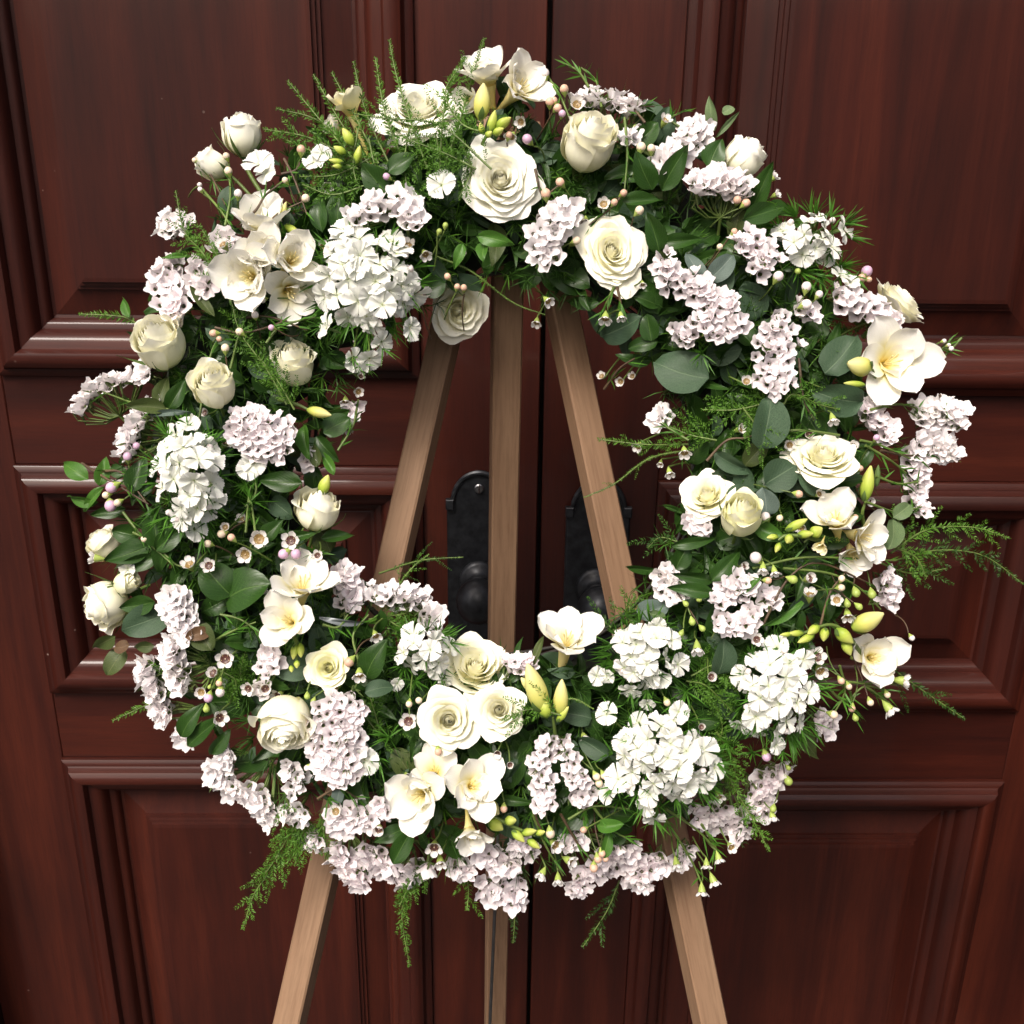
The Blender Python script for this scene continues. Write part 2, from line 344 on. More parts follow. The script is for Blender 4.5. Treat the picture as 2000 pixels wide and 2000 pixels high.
mb = MB(); bevel_box(mb, (GAPX-.05, .046, 0), (GAPX+.05, .07, 2.36), M['gap']); o = obj('door_rebate', mb); o.parent = dl
# jambs added outside the picture; the right one extra deep to shade the door
for x0, x1, nm in ((-.90, -.765, 'left'), (.90, 1.03, 'right')):
    mb = MB(); bevel_box(mb, (x0, -.10 if nm == 'left' else -.75, 0), (x1, .06, 2.5), M['door_v'], .004)
    o = obj('added_jamb', sharp(mb.mesh('added_jamb'), 20)); o['label'] = nm+' upright jamb of dark red wood added out of view beside the '+nm+' door leaf'; o['category'] = 'door frame'
# floor
mb = MB(); mb.add([(-30, -40, 0), (30, -40, 0), (30, 3, 0), (-30, 3, 0)], [(0, 1, 2, 3)], M['floor']); o = obj('floor', mb, kind='structure')

# the wall the doorway is set in, outside the picture
mb = MB()
for lo, hi in (((-7, -.04, 0), (-.903, .30, 3.6)), ((1.033, -.04, 0), (7, .30, 3.6)), ((-.900, -.02, 2.503), (1.030, .30, 3.6))): bevel_box(mb, lo, hi, M['render'], .004)
o = obj('house_wall', sharp(mb.mesh('house_wall'), 20)); o['label'] = 'plain grey rendered house wall around the double door'; o['category'] = 'wall'
# unseen wall added behind the camera to keep low sky light off the door
mb = MB(); bevel_box(mb, (-9, -6.2, 0), (9, -6.0, 2.2), M['floor'], .01)
o = obj('sky_blocker_wall', mb); o['label'] = 'dark stone wall added out of view opposite the double door to block low light'; o['category'] = 'wall'

def handle(root, cx, top, mirror):
    w = .0415; zs = top-.040; zb = top-.30; y0 = -.0045
    # outline of the plate: round top standing on shoulders
    out = [(-w, zb), (w, zb), (w, zs+.002), (w-.009, zs+.002), (w-.009, zs-.004)]
    out = [(-w, zb), (w, zb), (w, zs-.001), (w-.006, zs+.001), (w-.007, zs-.006+.004)]
    arc = [((w-.0085)*math.cos(a), zs+(top-zs)*math.sin(a)) for a in np.linspace(.0, math.pi, 20)]
    pts = [(-w, zb), (w, zb), (w, zs), (w-.008, zs)] + arc[1:-1] + [(-w+.008, zs), (-w, zs)]
    mb = MB(); n = len(pts)
    def ring(k, y): 
        c = (0, (zs+zb)/2)
        return [(cx+p[0]-math.copysign(k, p[0]), y, p[1]-(k if p[1] > c[1] else -k)) for p in pts]
    V = ring(0, 0)+ring(0, y0)+ring(.002, y0-.002)
    F = []
    for q in range(2):
        for i in range(n): j = (i+1) % n; F.append((q*n+i, q*n+j, (q+1)*n+j, (q+1)*n+i))
    F.append(tuple(range(2*n, 3*n)))
    mb.add(V, F, M['iron'])
    # raised rim round the arch and small shoulder blocks
    rim = [(cx+(w-.008)*math.cos(a), y0-.002, zs+(top-zs)*math.sin(a)-.001) for a in np.linspace(.02, math.pi-.02, 24)]
    tube(mb, rim, .0035, M['iron'], 8)
    for s in (-1, 1):
        bevel_box(mb, (cx+s*(w-.004)-.0052, y0-.008, zs-.010), (cx+s*(w-.004)+.0052, y0+.0005, zs+.004), M['iron'])
    pl = obj('handle_plate', sharp(mb.mesh('handle_plate'), 30), root)
    sm = MB(); zc = top-.022
    th = np.linspace(0, 2*math.pi, 16, endpoint=False)
    prof = [(.0062, -.0062), (.0062, -.0085), (.0048, -.0098), (.0012, -.0100)]
    P = np.array([[(cx+r*math.cos(a), y, zc+r*math.sin(a)) for a in th] for r, y in prof]); UV = np.zeros((*P.shape[:2], 2))
    grid(sm, P, UV, M['steel'], True); sm.add(P[-1], [tuple(range(16))], M['iron'])
    bevel_box(sm, (cx-.0008, -.0103, zc-.006), (cx+.0008, -.0098, zc+.006), M['gap'], .0002)
    obj('screw', sharp(sm.mesh('screw'), 30), pl)
    # knob: egg shape on a neck and rose plate
    kz = top-.150; kb = MB()
    prof = [(.026, -.0065), (.026, -.011), (.022, -.0135), (.0150, -.017), (.0128, -.024), (.0132, -.031), (.0165, -.034), (.0185, -.0365), (.0180, -.040), (.0150, -.043), (.0165, -.047), (.0225, -.054), (.0275, -.064), (.0285, -.073),
            (.0265, -.082), (.0215, -.090), (.014, -.0955), (.006, -.098), (.0004, -.0985)]
    th = np.linspace(0, 2*math.pi, 28, endpoint=False)
    P = np.array([[(cx+r*math.cos(a), y, kz+r*1.05*math.sin(a)) for a in th] for r, y in prof]); UV = np.zeros((*P.shape[:2], 2))
    grid(kb, P, UV, M['iron'], True); obj('knob', kb, pl)
handle(dl, -.0165, 1.160, 0); handle(dr, .1375, 1.150, 1)

# ------------------------------------------------------------------ frame of the leaning easel and wreath
WM = Matrix.Translation(CAM + fw*DIST) @ basis          # wreath plane leans back like the easel's front legs
def P(px, py, w=0.):
    d = (DIST - w)/FPX
    return Vector(((px-1000)*d, -(py-1000)*d, w))
PX = DIST/FPX
CX, CY = 975., 925.
def dome(px, py):
    """height of the flower bed over the wreath plane and its outward normal at that spot"""
    dx, dy = px-CX, -(py-CY)
    r = math.hypot(dx, dy); s = max(-1.15, min(1.15, (r-545)/235.)); c = math.sqrt(max(0, 1-(s/1.2)**2))
    e = Vector((dx/max(r, 1), dy/max(r, 1), 0))
    return -.012 + .062*c, (e*(s*.75) + Vector((0, 0, 1))).normalized()

# easel
easel = thing('easel', 'pale wooden tripod easel standing in front of the door and carrying the wreath', 'easel')
def beam(name, a, b, wd, dp, xdir, mat, parent, label=None):
    """square timber from a to b; wd across xdir, dp deep; local z runs along it"""
    a = Vector(a); b = Vector(b); z = (b-a).normalized(); x = (xdir - z*xdir.dot(z)).normalized(); y = z.cross(x)
    L = (b-a).length; mb = MB(); c = .0016; hw, hd = wd/2, dp/2
    oc = [(-hw+c, -hd), (hw-c, -hd), (hw, -hd+c), (hw, hd-c), (hw-c, hd), (-hw+c, hd), (-hw, hd-c), (-hw, -hd+c)]
    V = [(px, py, zz) for zz in (0, L) for px, py in oc]
    F = [(i, (i+1) % 8, 8+(i+1) % 8, 8+i) for i in range(8)] + [tuple(range(8))[::-1], tuple(range(8, 16))]
    mb.add(V, F, mat)
    mt = Matrix.Translation(a) @ Matrix((x, y, z)).transposed().to_4x4()
    return obj(name, sharp(mb.mesh(name), 20), parent, mt, label)
apexL, apexR = P(930, 330, -.055), P(1024, 330, -.055)
def down(top, bot):      # run the leg to the floor
    a = WM @ top; b = WM @ bot; t = a.z/(a.z-b.z); return a, a + (b-a)*t
lt, lb = down(P(918, 440, -.060), P(569, 1985, -.060))
rt_, rb = down(P(1040, 330, -.060), P(1385, 1990, -.060))
xd = rt
hinge = WM @ P(985, 330, -.085)
twL = (rt + fw*.35).normalized(); twR = (rt - fw*.30).normalized()
beam('leg', lb, lt+(lt-lb).normalized()*.10, .026, .021, (rt - fw*.28).normalized(), M['easel'], easel)
beam('leg', rb, rt_+(rt_-rb).normalized()*.04, .0265, .022, (rt + fw*.34).normalized(), M['easel'], easel)
ra = WM @ P(990, 330, -.115); ba = Vector((0.0, 0, 0))
# rear leg: through two sight lines, slanting back to the foot of the door
def sight(px, py, y):
    d = fw + rt*((px-1000)/FPX) - up*((py-1000)/FPX); t = (y-CAM.y)/d.y; return CAM + d*t
q1 = sight(990, 600, -.300); q2 = sight(967, 1990, -.150); dirn = (q2-q1)/(q1.z-q2.z)
foot = q1 + dirn*q1.z; topq = q1 - dirn*.10
beam('leg', foot, topq, .0275, .022, Vector((1, .16, 0)), M['easel'], easel)
mb = MB(); s1 = sight(968, 1740, -.215); s2 = sight(957, 1999, -.185); dd = (s2-s1)
tube(mb, [s1-dd*1.2, s1, s2, s2+dd*.3], .0022, M['steel'], 8); obj('chain_rod', mb, easel)
# cross bar and pegs that hold the wreath, hidden behind the flowers
mb = MB(); pa = WM @ P(760, 1420, -.045); pb = WM @ P(1200, 1420, -.045)
beam('ledge', WM @ P(690, 1440, -.040), WM @ P(1250, 1440, -.040), .018, .02, up, M['easel'], easel)
beam('hinge_block', WM @ P(945, 395, -.082), WM @ P(1030, 395, -.082), .03, .02, up, M['easel'], easel)

# ------------------------------------------------------------------ the wreath
wreath = thing('wreath', 'large round wreath of white roses, freesias, pink statice and green leaves on an easel', 'wreath')
wreath.matrix_world = WM
GOLD = 2.39996
# ring body
def ring_body():
    mb = MB(); n, m = 96, 20
    for i in range(1):
        th = np.linspace(0, 2*math.pi, n, endpoint=False); ph = np.linspace(0, 2*math.pi, m, endpoint=False)
        T, Q = np.meshgrid(th, ph, indexing='ij')
        jit = 1+.10*np.sin(7*T+3*Q)+.08*np.sin(19*T-2*Q)+.06*npr.randn(n, m)
        R0 = 545*PX; a = .056*jit
        Rr = R0 + a*np.cos(Q); c = P(CX, CY)
        G = np.stack([c.x+Rr*np.cos(T), c.y+Rr*np.sin(T), -.014+.034*jit*np.sin(Q)], -1)
        # close both ways
        F = []
        for a_ in range(n):
            for b_ in range(m):
                F.append((a_*m+b_, ((a_+1) % n)*m+b_, ((a_+1) % n)*m+(b_+1) % m, a_*m+(b_+1) % m))
        mb.add(G.reshape(-1, 3), F, M['moss'])
    obj('moss_base', mb, wreath)
    # woven twigs at the inner rim
    for k in range(5):
        mb = MB(); R1 = (376+rnd.random()*34)*PX; c = P(CX+4, CY-12); z0 = -.02+rnd.random()*.035; ph0 = rnd.random()*6.28; ln = 2.2+rnd.random()*2.5
        pts = [(c.x+(R1+.004*math.sin(3*t+ph0))*math.cos(t+ph0), c.y+(R1+.004*math.sin(5*t))*math.sin(t+ph0), z0+.006*math.sin(4*t+k)) for t in np.linspace(0, ln, 60)]
        tube(mb, pts, .0016+.0012*rnd.random(), M['twig'], 5); obj('twig', mb, wreath)
ring_body()

# ---------- roses
def petal_patch(mb, mat, z_r, r_r, belly, bz, phi, half, curl, seed, nv=9, nu=13, spiral=.05, tip=.0, wav=.03):
    """cup shaped petal round the flower axis"""
    rr = random.Random(seed); u = np.linspace(-1, 1, nu); v = np.linspace(0, 1, nv)
    a, b, c_ = rr.uniform(0, 6.3), rr.uniform(0, 6.3), rr.uniform(-1, 1)
    cut = .20+.10*rr.random()
    Q = np.zeros((nv, nu, 3)); UV = np.zeros((nv, nu, 2))
    for j, uu in enumerate(u):
        top = 1 - cut*abs(uu)**2.6 + tip*max(0, 1-abs(uu)*3)*.06
        vv = v*top
        r = (1-vv)**2*.10 + 2*vv*(1-vv)*belly + vv**2*r_r
        z = (1-vv)**2*0 + 2*vv*(1-vv)*bz + vv**2*z_r
        lip = np.clip((vv-.72)/.28, 0, 1)
        cc = curl*(1+.35*math.sin(a+uu*2.2))
        r = r + lip**2*cc; z = z - lip**2.2*cc*.75*max(.2, 1)
        w = wav*lip*(math.sin(uu*5+a)+.6*math.sin(uu*9+b)) * (.5+r_r)
        r = r*(1+spiral*uu) + w; z = z + w*.6 + .04*lip*c_*uu
        wid = .55+.45*np.sin(np.clip(vv*1.15, 0, 1)*math.pi/2)
        ph = phi + uu*half*wid
        Q[:, j, 0] = r*np.cos(ph); Q[:, j, 1] = r*np.sin(ph); Q[:, j, 2] = z
        UV[:, j, 0] = (uu+1)/2; UV[:, j, 1] = vv
    grid(mb, Q, UV, mat)
def rose(px, py, d, n, op=.8, h=1.1, mat='rose', spin=None, label=None, sep=0, dw=0., asp=1., seed=None, nouter=7, stem=None, N=30):
    """px,py: middle of the flower head in the picture; d: width in px; n: facing; op: 0 bud ... 1 open; h: length of head over radius"""
    seed = seed if seed is not None else int(px*7+py)
    rr = random.Random(seed); Rm = d/2*PX*1.0
    dw0, dn = dome(px, py)
    n = Vector(n).normalized(); w = dw0 + .012 + dw
    c = P(px, py, w); base = c - n*(Rm*h*.5)
    mt = place(base, n, spin if spin is not None else rr.uniform(0, 6.3), Rm)
    if asp != 1.:      # squeeze across the picture, as for a head seen pressed on one side
        mt = Matrix.Translation(base) @ Matrix.Diagonal((1/asp**.5, asp**.5, 1, 1)) @ face(n, rr.uniform(0, 6.3)) @ Matrix.Diagonal((Rm, Rm, Rm, 1))
    m_ = M[mat]; mb = MB(); ph = rr.uniform(0, 6.3)
    outs = []
    for i in range(N):
        t = (i+.6)/N
        if op > .55:
            k_ = min(1, t*2.6)
            r_r = .045 + .88*t**1.22; z_r = h*(.74 - (.50*op)*t**2.0 - .10*(1-k_)); belly = r_r*(1.0-.34*k_)+.10; bz = z_r*(.34-.06*k_)
            curl = .03+.17*op*max(0, t-.12)**.8*rr.uniform(.6, 1.3); half = 2.1-1.12*t**.7
        else:
            r_r = .05 + (.46+.42*op)*t**1.05; z_r = h*(.97-(.05+.16*op)*t**1.5); belly = .26+1.02*t**.6; bz = z_r*.30
            z_r *= 1.14; bz *= 1.1; curl = .03+(.20+.70*op)*max(0, t-.36)*rr.uniform(.3, 1.6); half = 2.0-1.05*t**.8
        z_r *= 1+.045*rr.uniform(-1, 1); r_r *= 1+.07*rr.uniform(-1, 1)
        phi = ph + i*GOLD + rr.uniform(-.15, .15)
        args = (m_, z_r, r_r, belly, bz, phi, half, curl, rr.randint(0, 10**6))
        if i < N-nouter: petal_patch(mb, *args, nv=8, nu=13, spiral=.13, wav=.012+.022*t)
        else: outs.append(args)
    for q in range(4): petal_patch(mb, m_, h*(.70 if op > .55 else 1.10)-.015*q, .016+.012*q, .05+.02*q, h*.45, ph+q*1.9, 2.3, .01, q+seed, nv=7, nu=11, spiral=.45, wav=.008)
    # receptacle
    sphere(mb, (0, 0, .02), .17, M['sepal'], 10, 6, .8)
    if stem:
        e = mt.inverted() @ P(stem[0], stem[1], dome(*stem)[0]-.02)
        tube(mb, bez([(0, 0, -.05), (0, 0, -.55), e], 9), [.10]*9, M['stemg'] if sep != 2 else M['stemb'], 8)
    else: tube(mb, [(0, 0, 0), (0, 0, -1.0)], .07, M['stemg'], 7)
    o = obj('rose', mb, wreath, mt, label)
    for k, a in enumerate(outs):
        pm = MB(); petal_patch(pm, *a, nv=11, nu=15, spiral=.10, tip=1. if rr.random() < .6 else 0, wav=.030+.014*op)
        obj('petal', pm, o)
    if sep:
        for k in range(5):
            sm = MB(); f = k*6.283/5+.3; L = 1.05*h*rr.uniform(.75, 1.05); hw = .13
            v = np.linspace(0, 1, 8)
            flare = rr.uniform(.0, .45)
            Q = np.zeros((8, 3, 3)); UV = np.zeros((8, 3, 2))
            for j, uu in enumerate((-1, 0, 1)):
                wv = hw*np.sin(np.clip(v*1.1+.12, 0, 1)*math.pi)**.8*(1-v*.55)
                r = .16+.93*np.sin(np.clip(v*1.3, 0, 1)*1.4)*(.6+.3*(op < .55)) + flare*v**3 + (.03 if uu == 0 else 0)+.10; z = v*L*.72
                Q[:, j, 0] = r*math.cos(f)-uu*wv*math.sin(f); Q[:, j, 1] = r*math.sin(f)+uu*wv*math.cos(f); Q[:, j, 2] = z-.02
                UV[:, j, 0] = (uu+1)/2; UV[:, j, 1] = v
            grid(sm, Q, UV, M['sepal']); obj('sepal', sm, o)
    return o

rose(977, 346, 152, (.02, -.06, 1), 1., 1.0, 'rose_w', label='large fully open white rose at the top middle of the wreath', asp=1.06, N=34, dw=.012)
rose(814, 200, 168, (-.05, .52, .80), 1., .95, 'rose_w', label='large open white rose behind fern tips at the top of the wreath', N=34, dw=.0)
rose(1148, 286, 106, (.16, .62, .72), .50, 1.9, 'rose', label='half open cream rose seen from the side, right of the top middle', nouter=7, dw=.01)
rose(1199, 486, 134, (.08, -.02, 1), .9, 1.0, 'rose', asp=1.24, label='oval open cream rose at the upper inner edge of the ring', N=34, dw=.012)
rose(1450, 312, 84, (.55, .68, .35), .42, 1.7, 'rose_w', label='small white rose seen from behind at the upper right edge', dw=.0)
rose(1765, 585, 128, (.62, .62, .40), .62, 1.25, 'rose', label='open cream rose at the right outer edge above the wide freesia', dw=-.01, nouter=8)
rose(1611, 882, 138, (-.05, .62, .62), .95, .95, 'rose', label='flat open cream rose on the right side above round eucalyptus leaves', dw=.008)
rose(1376, 962, 106, (-.35, .45, .75), .75, 1.2, 'rose', label='cream rose at the right inner edge, behind a greenish rose bud', dw=.0)
rose(1447, 1010, 82, (.0, .55, .78), .36, 2.1, 'rose_g', sep=1, label='greenish cream rose bud at the right inner edge', dw=.022)
rose(898, 608, 124, (.15, -.25, .75), .7, 1.2, 'rose', label='shaded cream rose hanging under the top arc of the ring', dw=-.035, nouter=5)
rose(930, 1296, 134, (.10, .45, .85), .62, 1.55, 'rose', label='tallest of three cream roses clustered at the bottom inner edge', dw=-.004)
rose(877, 1408, 124, (.08, .12, 1), .9, 1.05, 'rose', label='left one of two round open cream roses at the bottom middle', dw=.018)
rose(975, 1386, 104, (.02, .22, .9), .8, 1.15, 'rose', label='right one of two round open cream roses at the bottom middle', dw=.02)
rose(640, 1304, 84, (.06, .15, 1), .72, 1.1, 'rose_g', label='small open greenish white rose at the lower left', dw=.012)
rose(558, 1405, 108, (.06, -.55, .68), .42, 1.75, 'rose', label='white rose tipped downwards at the lower left beside pink statice', dw=.012)
rose(212, 1178, 100, (-.62, -.32, .55), .48, 1.5, 'rose', sep=1, label='cream rose tipped outwards at the left outer edge', dw=-.008)
rose(205, 1066, 74, (-.5, .6, .5), .4, 1.5, 'rose', label='half open cream rose at the left outer edge above another', dw=-.012, nouter=5)
rose(245, 1138, 52, (.75, .18, .45), .15, 1.9, 'rose_g', sep=1, label='small green and white rose bud at the left outer edge', dw=.008, nouter=5)
rose(314, 676, 102, (-.10, .55, .78), .40, 1.95, 'rose', sep=1, stem=(365, 800), label='tall cream rose bud with long green sepals on a brown stem at the left', dw=.008)
rose(420, 758, 84, (.04, .48, .82), .40, 2.0, 'rose', label='small white rose bud at the left, beside the tall one', dw=.022)
rose(572, 714, 90, (.10, .55, .75), .35, 1.9, 'rose', label='shaded cream rose bud at the left inner edge', dw=-.016, nouter=6)
rose(619, 1000, 90, (.25, .78, .45), .46, 1.7, 'rose', sep=1, label='cream rose at the left inner edge with green sepals', dw=.0)
rose(474, 268, 84, (.05, .86, .42), .40, 1.75, 'rose_w', sep=1, stem=(520, 390), label='white rose bud standing up at the upper left edge', dw=.0)
rose(418, 324, 64, (-.80, .42, .40), .30, 1.9, 'rose_w', sep=1, stem=(500, 395), label='white rose bud with green sepals pointing left at the upper left edge', dw=.004)

# ---------- freesias
def tepal(mat, L, W, el0, el1, phi, seed, nv=11, nu=9, cup=.35, off=.10, wav=.03, narrow=.30):
    rr = random.Random(seed); mb = MB(); v = np.linspace(0, 1, nv); u = np.linspace(-1, 1, nu)
    # centre line: leaves the throat steeply and bends outward
    r = np.zeros(nv); z = np.zeros(nv); r[0] = off
    for i in range(1, nv):
        e = el0 + (el1-el0)*(v[i]**.8); ds = L/(nv-1); r[i] = r[i-1]+math.cos(e)*ds; z[i] = z[i-1]+math.sin(e)*ds
    width = W*(narrow+(1-narrow)*np.sin(np.clip(v*1.45, 0, 1)*np.pi/2)**1.2)*np.sqrt(np.clip(1.02-np.clip((v-.50)/.50, 0, 1)**2.6, 0, 1))
    a, b = rr.uniform(0, 6.3), rr.uniform(0, 6.3)
    Q = np.zeros((nv, nu, 3)); UV = np.zeros((nv, nu, 2))
    for j, uu in enumerate(u):
        e = el0+(el1-el0)*v
        up_ = cup*W*(uu*uu)*(1-v*.55) + wav*np.sin(uu*3.2+a)*v**2 + wav*.7*np.sin(v*7+b)*uu
        rr_ = r - up_*np.sin(e); zz = z + up_*np.cos(e); tt = uu*width
        Q[:, j, 0] = rr_*math.cos(phi)-tt*math.sin(phi); Q[:, j, 1] = rr_*math.sin(phi)+tt*math.cos(phi); Q[:, j, 2] = zz
        UV[:, j, 0] = (uu+1)/2; UV[:, j, 1] = v
    grid(mb, Q, UV, M[mat]); return mb
def freesia(px, py, d, n, flare=.35, mat='fre', label=None, dw=0., double=3, tub=1.2, spin=None, el0=1.15):
    rr = random.Random(int(px*3+py)); Rm = d/2*PX*.96; n = Vector(n).normalized(); w = dome(px, py)[0]+.016+dw
    base = P(px, py, w) - n*Rm*.35; mt = place(base, n, spin if spin is not None else rr.uniform(0, 6.3), Rm)
    mb = MB(); prof = [(.04, -tub), (.055, -tub*.7), (.10, -tub*.35), (.17, -.08), (.24, .12)]
    th = np.linspace(0, 2*math.pi, 14, endpoint=False)
    Q = np.array([[(r*math.cos(a), r*math.sin(a), z) for a in th] for r, z in prof]); UV = np.zeros((*Q.shape[:2], 2)); UV[..., 1] = np.linspace(0, .35, 5)[:, None]
    grid(mb, Q, UV, M['fre_y'], True); sphere(mb, (0, 0, -tub), .075, M['budg'], 8, 6, 1.6)
    for k in range(5):
        f = k*1.257; tube(mb, bez([(.03*math.cos(f), .03*math.sin(f), 0), (.05*math.cos(f), .05*math.sin(f), .35), (.13*math.cos(f+.4), .13*math.sin(f+.4), .58)], 6), [.010, .010, .011, .012, .024, .014], M['stamen'], 5)
    for k in range(double):
        f = rr.uniform(0, 6.3)
        mb.addmb(tepal(mat, .74*rr.uniform(.75, 1.1), .27, 1.5, .55+rr.uniform(-.4, .4), f, rr.randint(0, 9**6), 8, 7, cup=.7, wav=.06))
    o = obj('freesia', mb, wreath, mt, label)
    for k in range(6):
        inner = k % 2; f = k*math.pi/3+rr.uniform(-.08, .08)
        L = (1.12 if not inner else 1.02)*rr.uniform(.93, 1.07)
        t = tepal(mat, L, (.42 if not inner else .37)*rr.uniform(.92, 1.08), el0+.12*inner, flare+(.28 if inner else 0)+rr.uniform(-.16, .16), f, rr.randint(0, 9**6), off=.14-.03*inner, cup=.42)
        obj('petal', t, o)
    return o
def budmb(L, r, mat, seg=10):
    mb = MB(); v = np.linspace(0, 1, 10); th = np.linspace(0, 2*math.pi, seg, endpoint=False)
    rr = r*np.sin(np.pi*np.clip(v**.85*.93+.05, 0, 1))**.8
    Q = np.array([[(rr[i]*math.cos(a)*(1+.06*math.cos(3*a)), rr[i]*math.sin(a)*(1+.06*math.cos(3*a)), v[i]*L) for a in th] for i in range(10)])
    UV = np.zeros((10, seg, 2)); UV[..., 1] = v[:, None]; UV[..., 0] = np.linspace(0, 1, seg)[None]
    grid(mb, Q, UV, M[mat], True)
    for q in range(2):
        f = q*3.14; hv = np.linspace(0, 1, 5)
        Q = np.array([[((rr[min(9, int(x*4))]*1.08+r*.05)*math.cos(f+u_*.7*(1-x)), (rr[min(9, int(x*4))]*1.08+r*.05)*math.sin(f+u_*.7*(1-x)), x*L*.33) for u_ in (-1, 0, 1)] for x in hv])
        UV = np.zeros((5, 3, 2)); UV[..., 1] = hv[:, None]; UV[..., 0] = .3; grid(mb, Q, UV, M['sepal'])
    return mb
def buds(lst, stem, dw=.02):
    """freesia bud spike: lst of (x0, y0, x1, y1, width, mat) base -> tip in the picture, and the stem they sit on"""
    mb = MB(); pts = poly([P(x, y, dome(x, y)[0]+dw*f) for x, y, f in stem], 14)
    tube(mb, pts, np.linspace(.0022, .0011, 14), M['stemg'], 6); o = obj('freesia_stem', mb, wreath)
    for x0, y0, x1, y1, w, mt in lst:
        a = P(x0, y0, dome(x0, y0)[0]+dw); b = P(x1, y1, dome(x0, y0)[0]+dw+.004); L = (b-a).length
        m_ = budmb(L*.94, w/2*PX*.84, mt); q = obj('bud', m_, o); q.matrix_basis = place(a, b-a, rnd.random()*6)

freesia(513, 440, 152, (.05, .70, .62), .75, 'fre', 'upper bloom of the big white and cream freesia cluster at the upper left', dw=.0, double=10)
freesia(570, 505, 140, (.38, .12, .80), .75, 'fre', 'cream bloom on the right of the upper left freesia cluster', dw=.012, double=11)
freesia(486, 540, 158, (-.15, -.15, .95), .55, 'fre', 'wide lower bloom of the upper left freesia cluster', dw=.012, double=14)
freesia(515, 495, 120, (.05, .2, .9), .75, 'fre', dw=.016, double=14)
freesia(566, 572, 120, (.40, -.50, .70), .3, 'fre', dw=.0, double=2)
buds([(556, 440, 588, 458, 17, 'fbud'), (548, 425, 560, 392, 14, 'fbud_y')], [(520, 520, 0), (545, 460, .7), (560, 440, 1)])
freesia(950, 148, 140, (-.18, .68, .62), .5, 'fre', 'ruffled white freesia bloom at the very top of the wreath', dw=.0, double=6)
freesia(1018, 170, 142, (.50, .22, .75), .55, 'fre', 'open white freesia bloom with a yellow throat at the very top', dw=.006, double=6)
freesia(922, 200, 88, (-.5, -.1, .7), .9, 'fre', dw=-.004, double=1)
buds([(938, 235, 945, 158, 36, 'fbud_y'), (955, 262, 968, 212, 20, 'fbud'), (968, 250, 1000, 228, 22, 'fbud'), (962, 262, 985, 250, 17, 'fbud'), (948, 268, 962, 256, 14, 'fbud'), (942, 262, 938, 238, 14, 'fbud')], [(925, 330, 0), (938, 290, .5), (952, 262, 1)], .034)
freesia(684, 212, 108, (-.30, .82, .40), .95, 'fre_y', 'yellow tinged freesia behind fern at the upper left', dw=.0, double=2, tub=1.9)
freesia(655, 250, 60, (-.6, .2, .6), .9, 'fre', dw=-.01, double=1)
buds([(690, 285, 668, 248, 22, 'fbud'), (676, 300, 650, 285, 16, 'fbud'), (672, 318, 640, 312, 13, 'fbud'), (695, 320, 704, 282, 17, 'fbud'), (668, 326, 648, 324, 11, 'fbud')], [(760, 345, 0), (720, 335, .5), (685, 305, 1)], .03)
freesia(1742, 706, 184, (.12, .02, .95), .22, 'fre', 'widest white freesia bloom with a yellow eye at the right outer edge', dw=.012, double=3, spin=.35)
buds([(1702, 720, 1652, 708, 44, 'fbud_y'), (1690, 752, 1645, 748, 15, 'fbud')], [(1700, 770, 0), (1708, 740, .6), (1704, 722, 1)], .03)
freesia(1632, 1012, 132, (-.28, .55, .70), .65, 'fre', 'cream freesia bloom beside green buds at the right', dw=.012, double=4)
freesia(1688, 1048, 118, (.55, -.12, .72), .40, 'fre', 'white freesia bloom facing right beside pale leaves', dw=.010, double=3)
freesia(1668, 1085, 90, (.1, -.55, .7), .4, 'fre', dw=.004, double=1)
freesia(1604, 1065, 40, (-.4, -.5, .7), .9, 'fre_y', dw=.02, double=0)
buds([(1582, 1045, 1608, 1030, 27, 'fbud'), (1556, 1045, 1592, 1042, 18, 'fbud'), (1534, 1036, 1580, 1012, 20, 'fbud'), (1545, 1045, 1536, 1062, 20, 'fbud'), (1524, 1060, 1514, 1080, 14, 'fbud'), (1520, 1048, 1496, 1050, 13, 'fbud')], [(1605, 1058, .6), (1570, 1048, 1), (1535, 1046, 1), (1520, 1055, 1)], .03)
freesia(1706, 1285, 144, (.05, .12, .9), .75, 'fre', 'white freesia bloom at the lower right outer edge', dw=.004, double=7)
buds([(1664, 1228, 1730, 1196, 42, 'fbud_y'), (1632, 1228, 1668, 1258, 30, 'fbud'), (1648, 1250, 1662, 1282, 24, 'fbud'), (1612, 1226, 1608, 1254, 21, 'fbud'), (1600, 1222, 1576, 1240, 20, 'fbud'), (1590, 1240, 1556, 1256, 17, 'fbud'), (1570, 1236, 1536, 1238, 14, 'fbud'), (1548, 1238, 1522, 1240, 10, 'fbud')], [(1690, 1290, 0), (1655, 1240, .8), (1620, 1220, 1), (1565, 1238, 1)], .026)
freesia(1108, 1248, 146, (.10, .72, .58), .42, 'fre', 'cream funnel shaped freesia rising at the bottom inner edge', dw=.004, double=6, tub=2.3)
buds([(1062, 1392, 1028, 1290, 46, 'fbud_y'), (1040, 1348, 1016, 1322, 20, 'fbud_y'), (1094, 1398, 1098, 1322, 32, 'fbud_y'), (1068, 1402, 1060, 1360, 30, 'fbud'), (1088, 1410, 1112, 1378, 16, 'fbud')], [(1090, 1470, 0), (1084, 1430, .6), (1080, 1400, 1)], .03)
freesia(818, 1555, 146, (-.30, .05, .92), .5, 'fre', 'widest white freesia bloom at the bottom', dw=.012, double=7, spin=.2)
freesia(850, 1505, 110, (.1, .55, .75), .3, 'fre', dw=.0, double=0)
freesia(925, 1534, 138, (.30, .32, .85), .40, 'fre', 'white freesia bloom with an orange throat at the bottom', dw=.016, double=6)
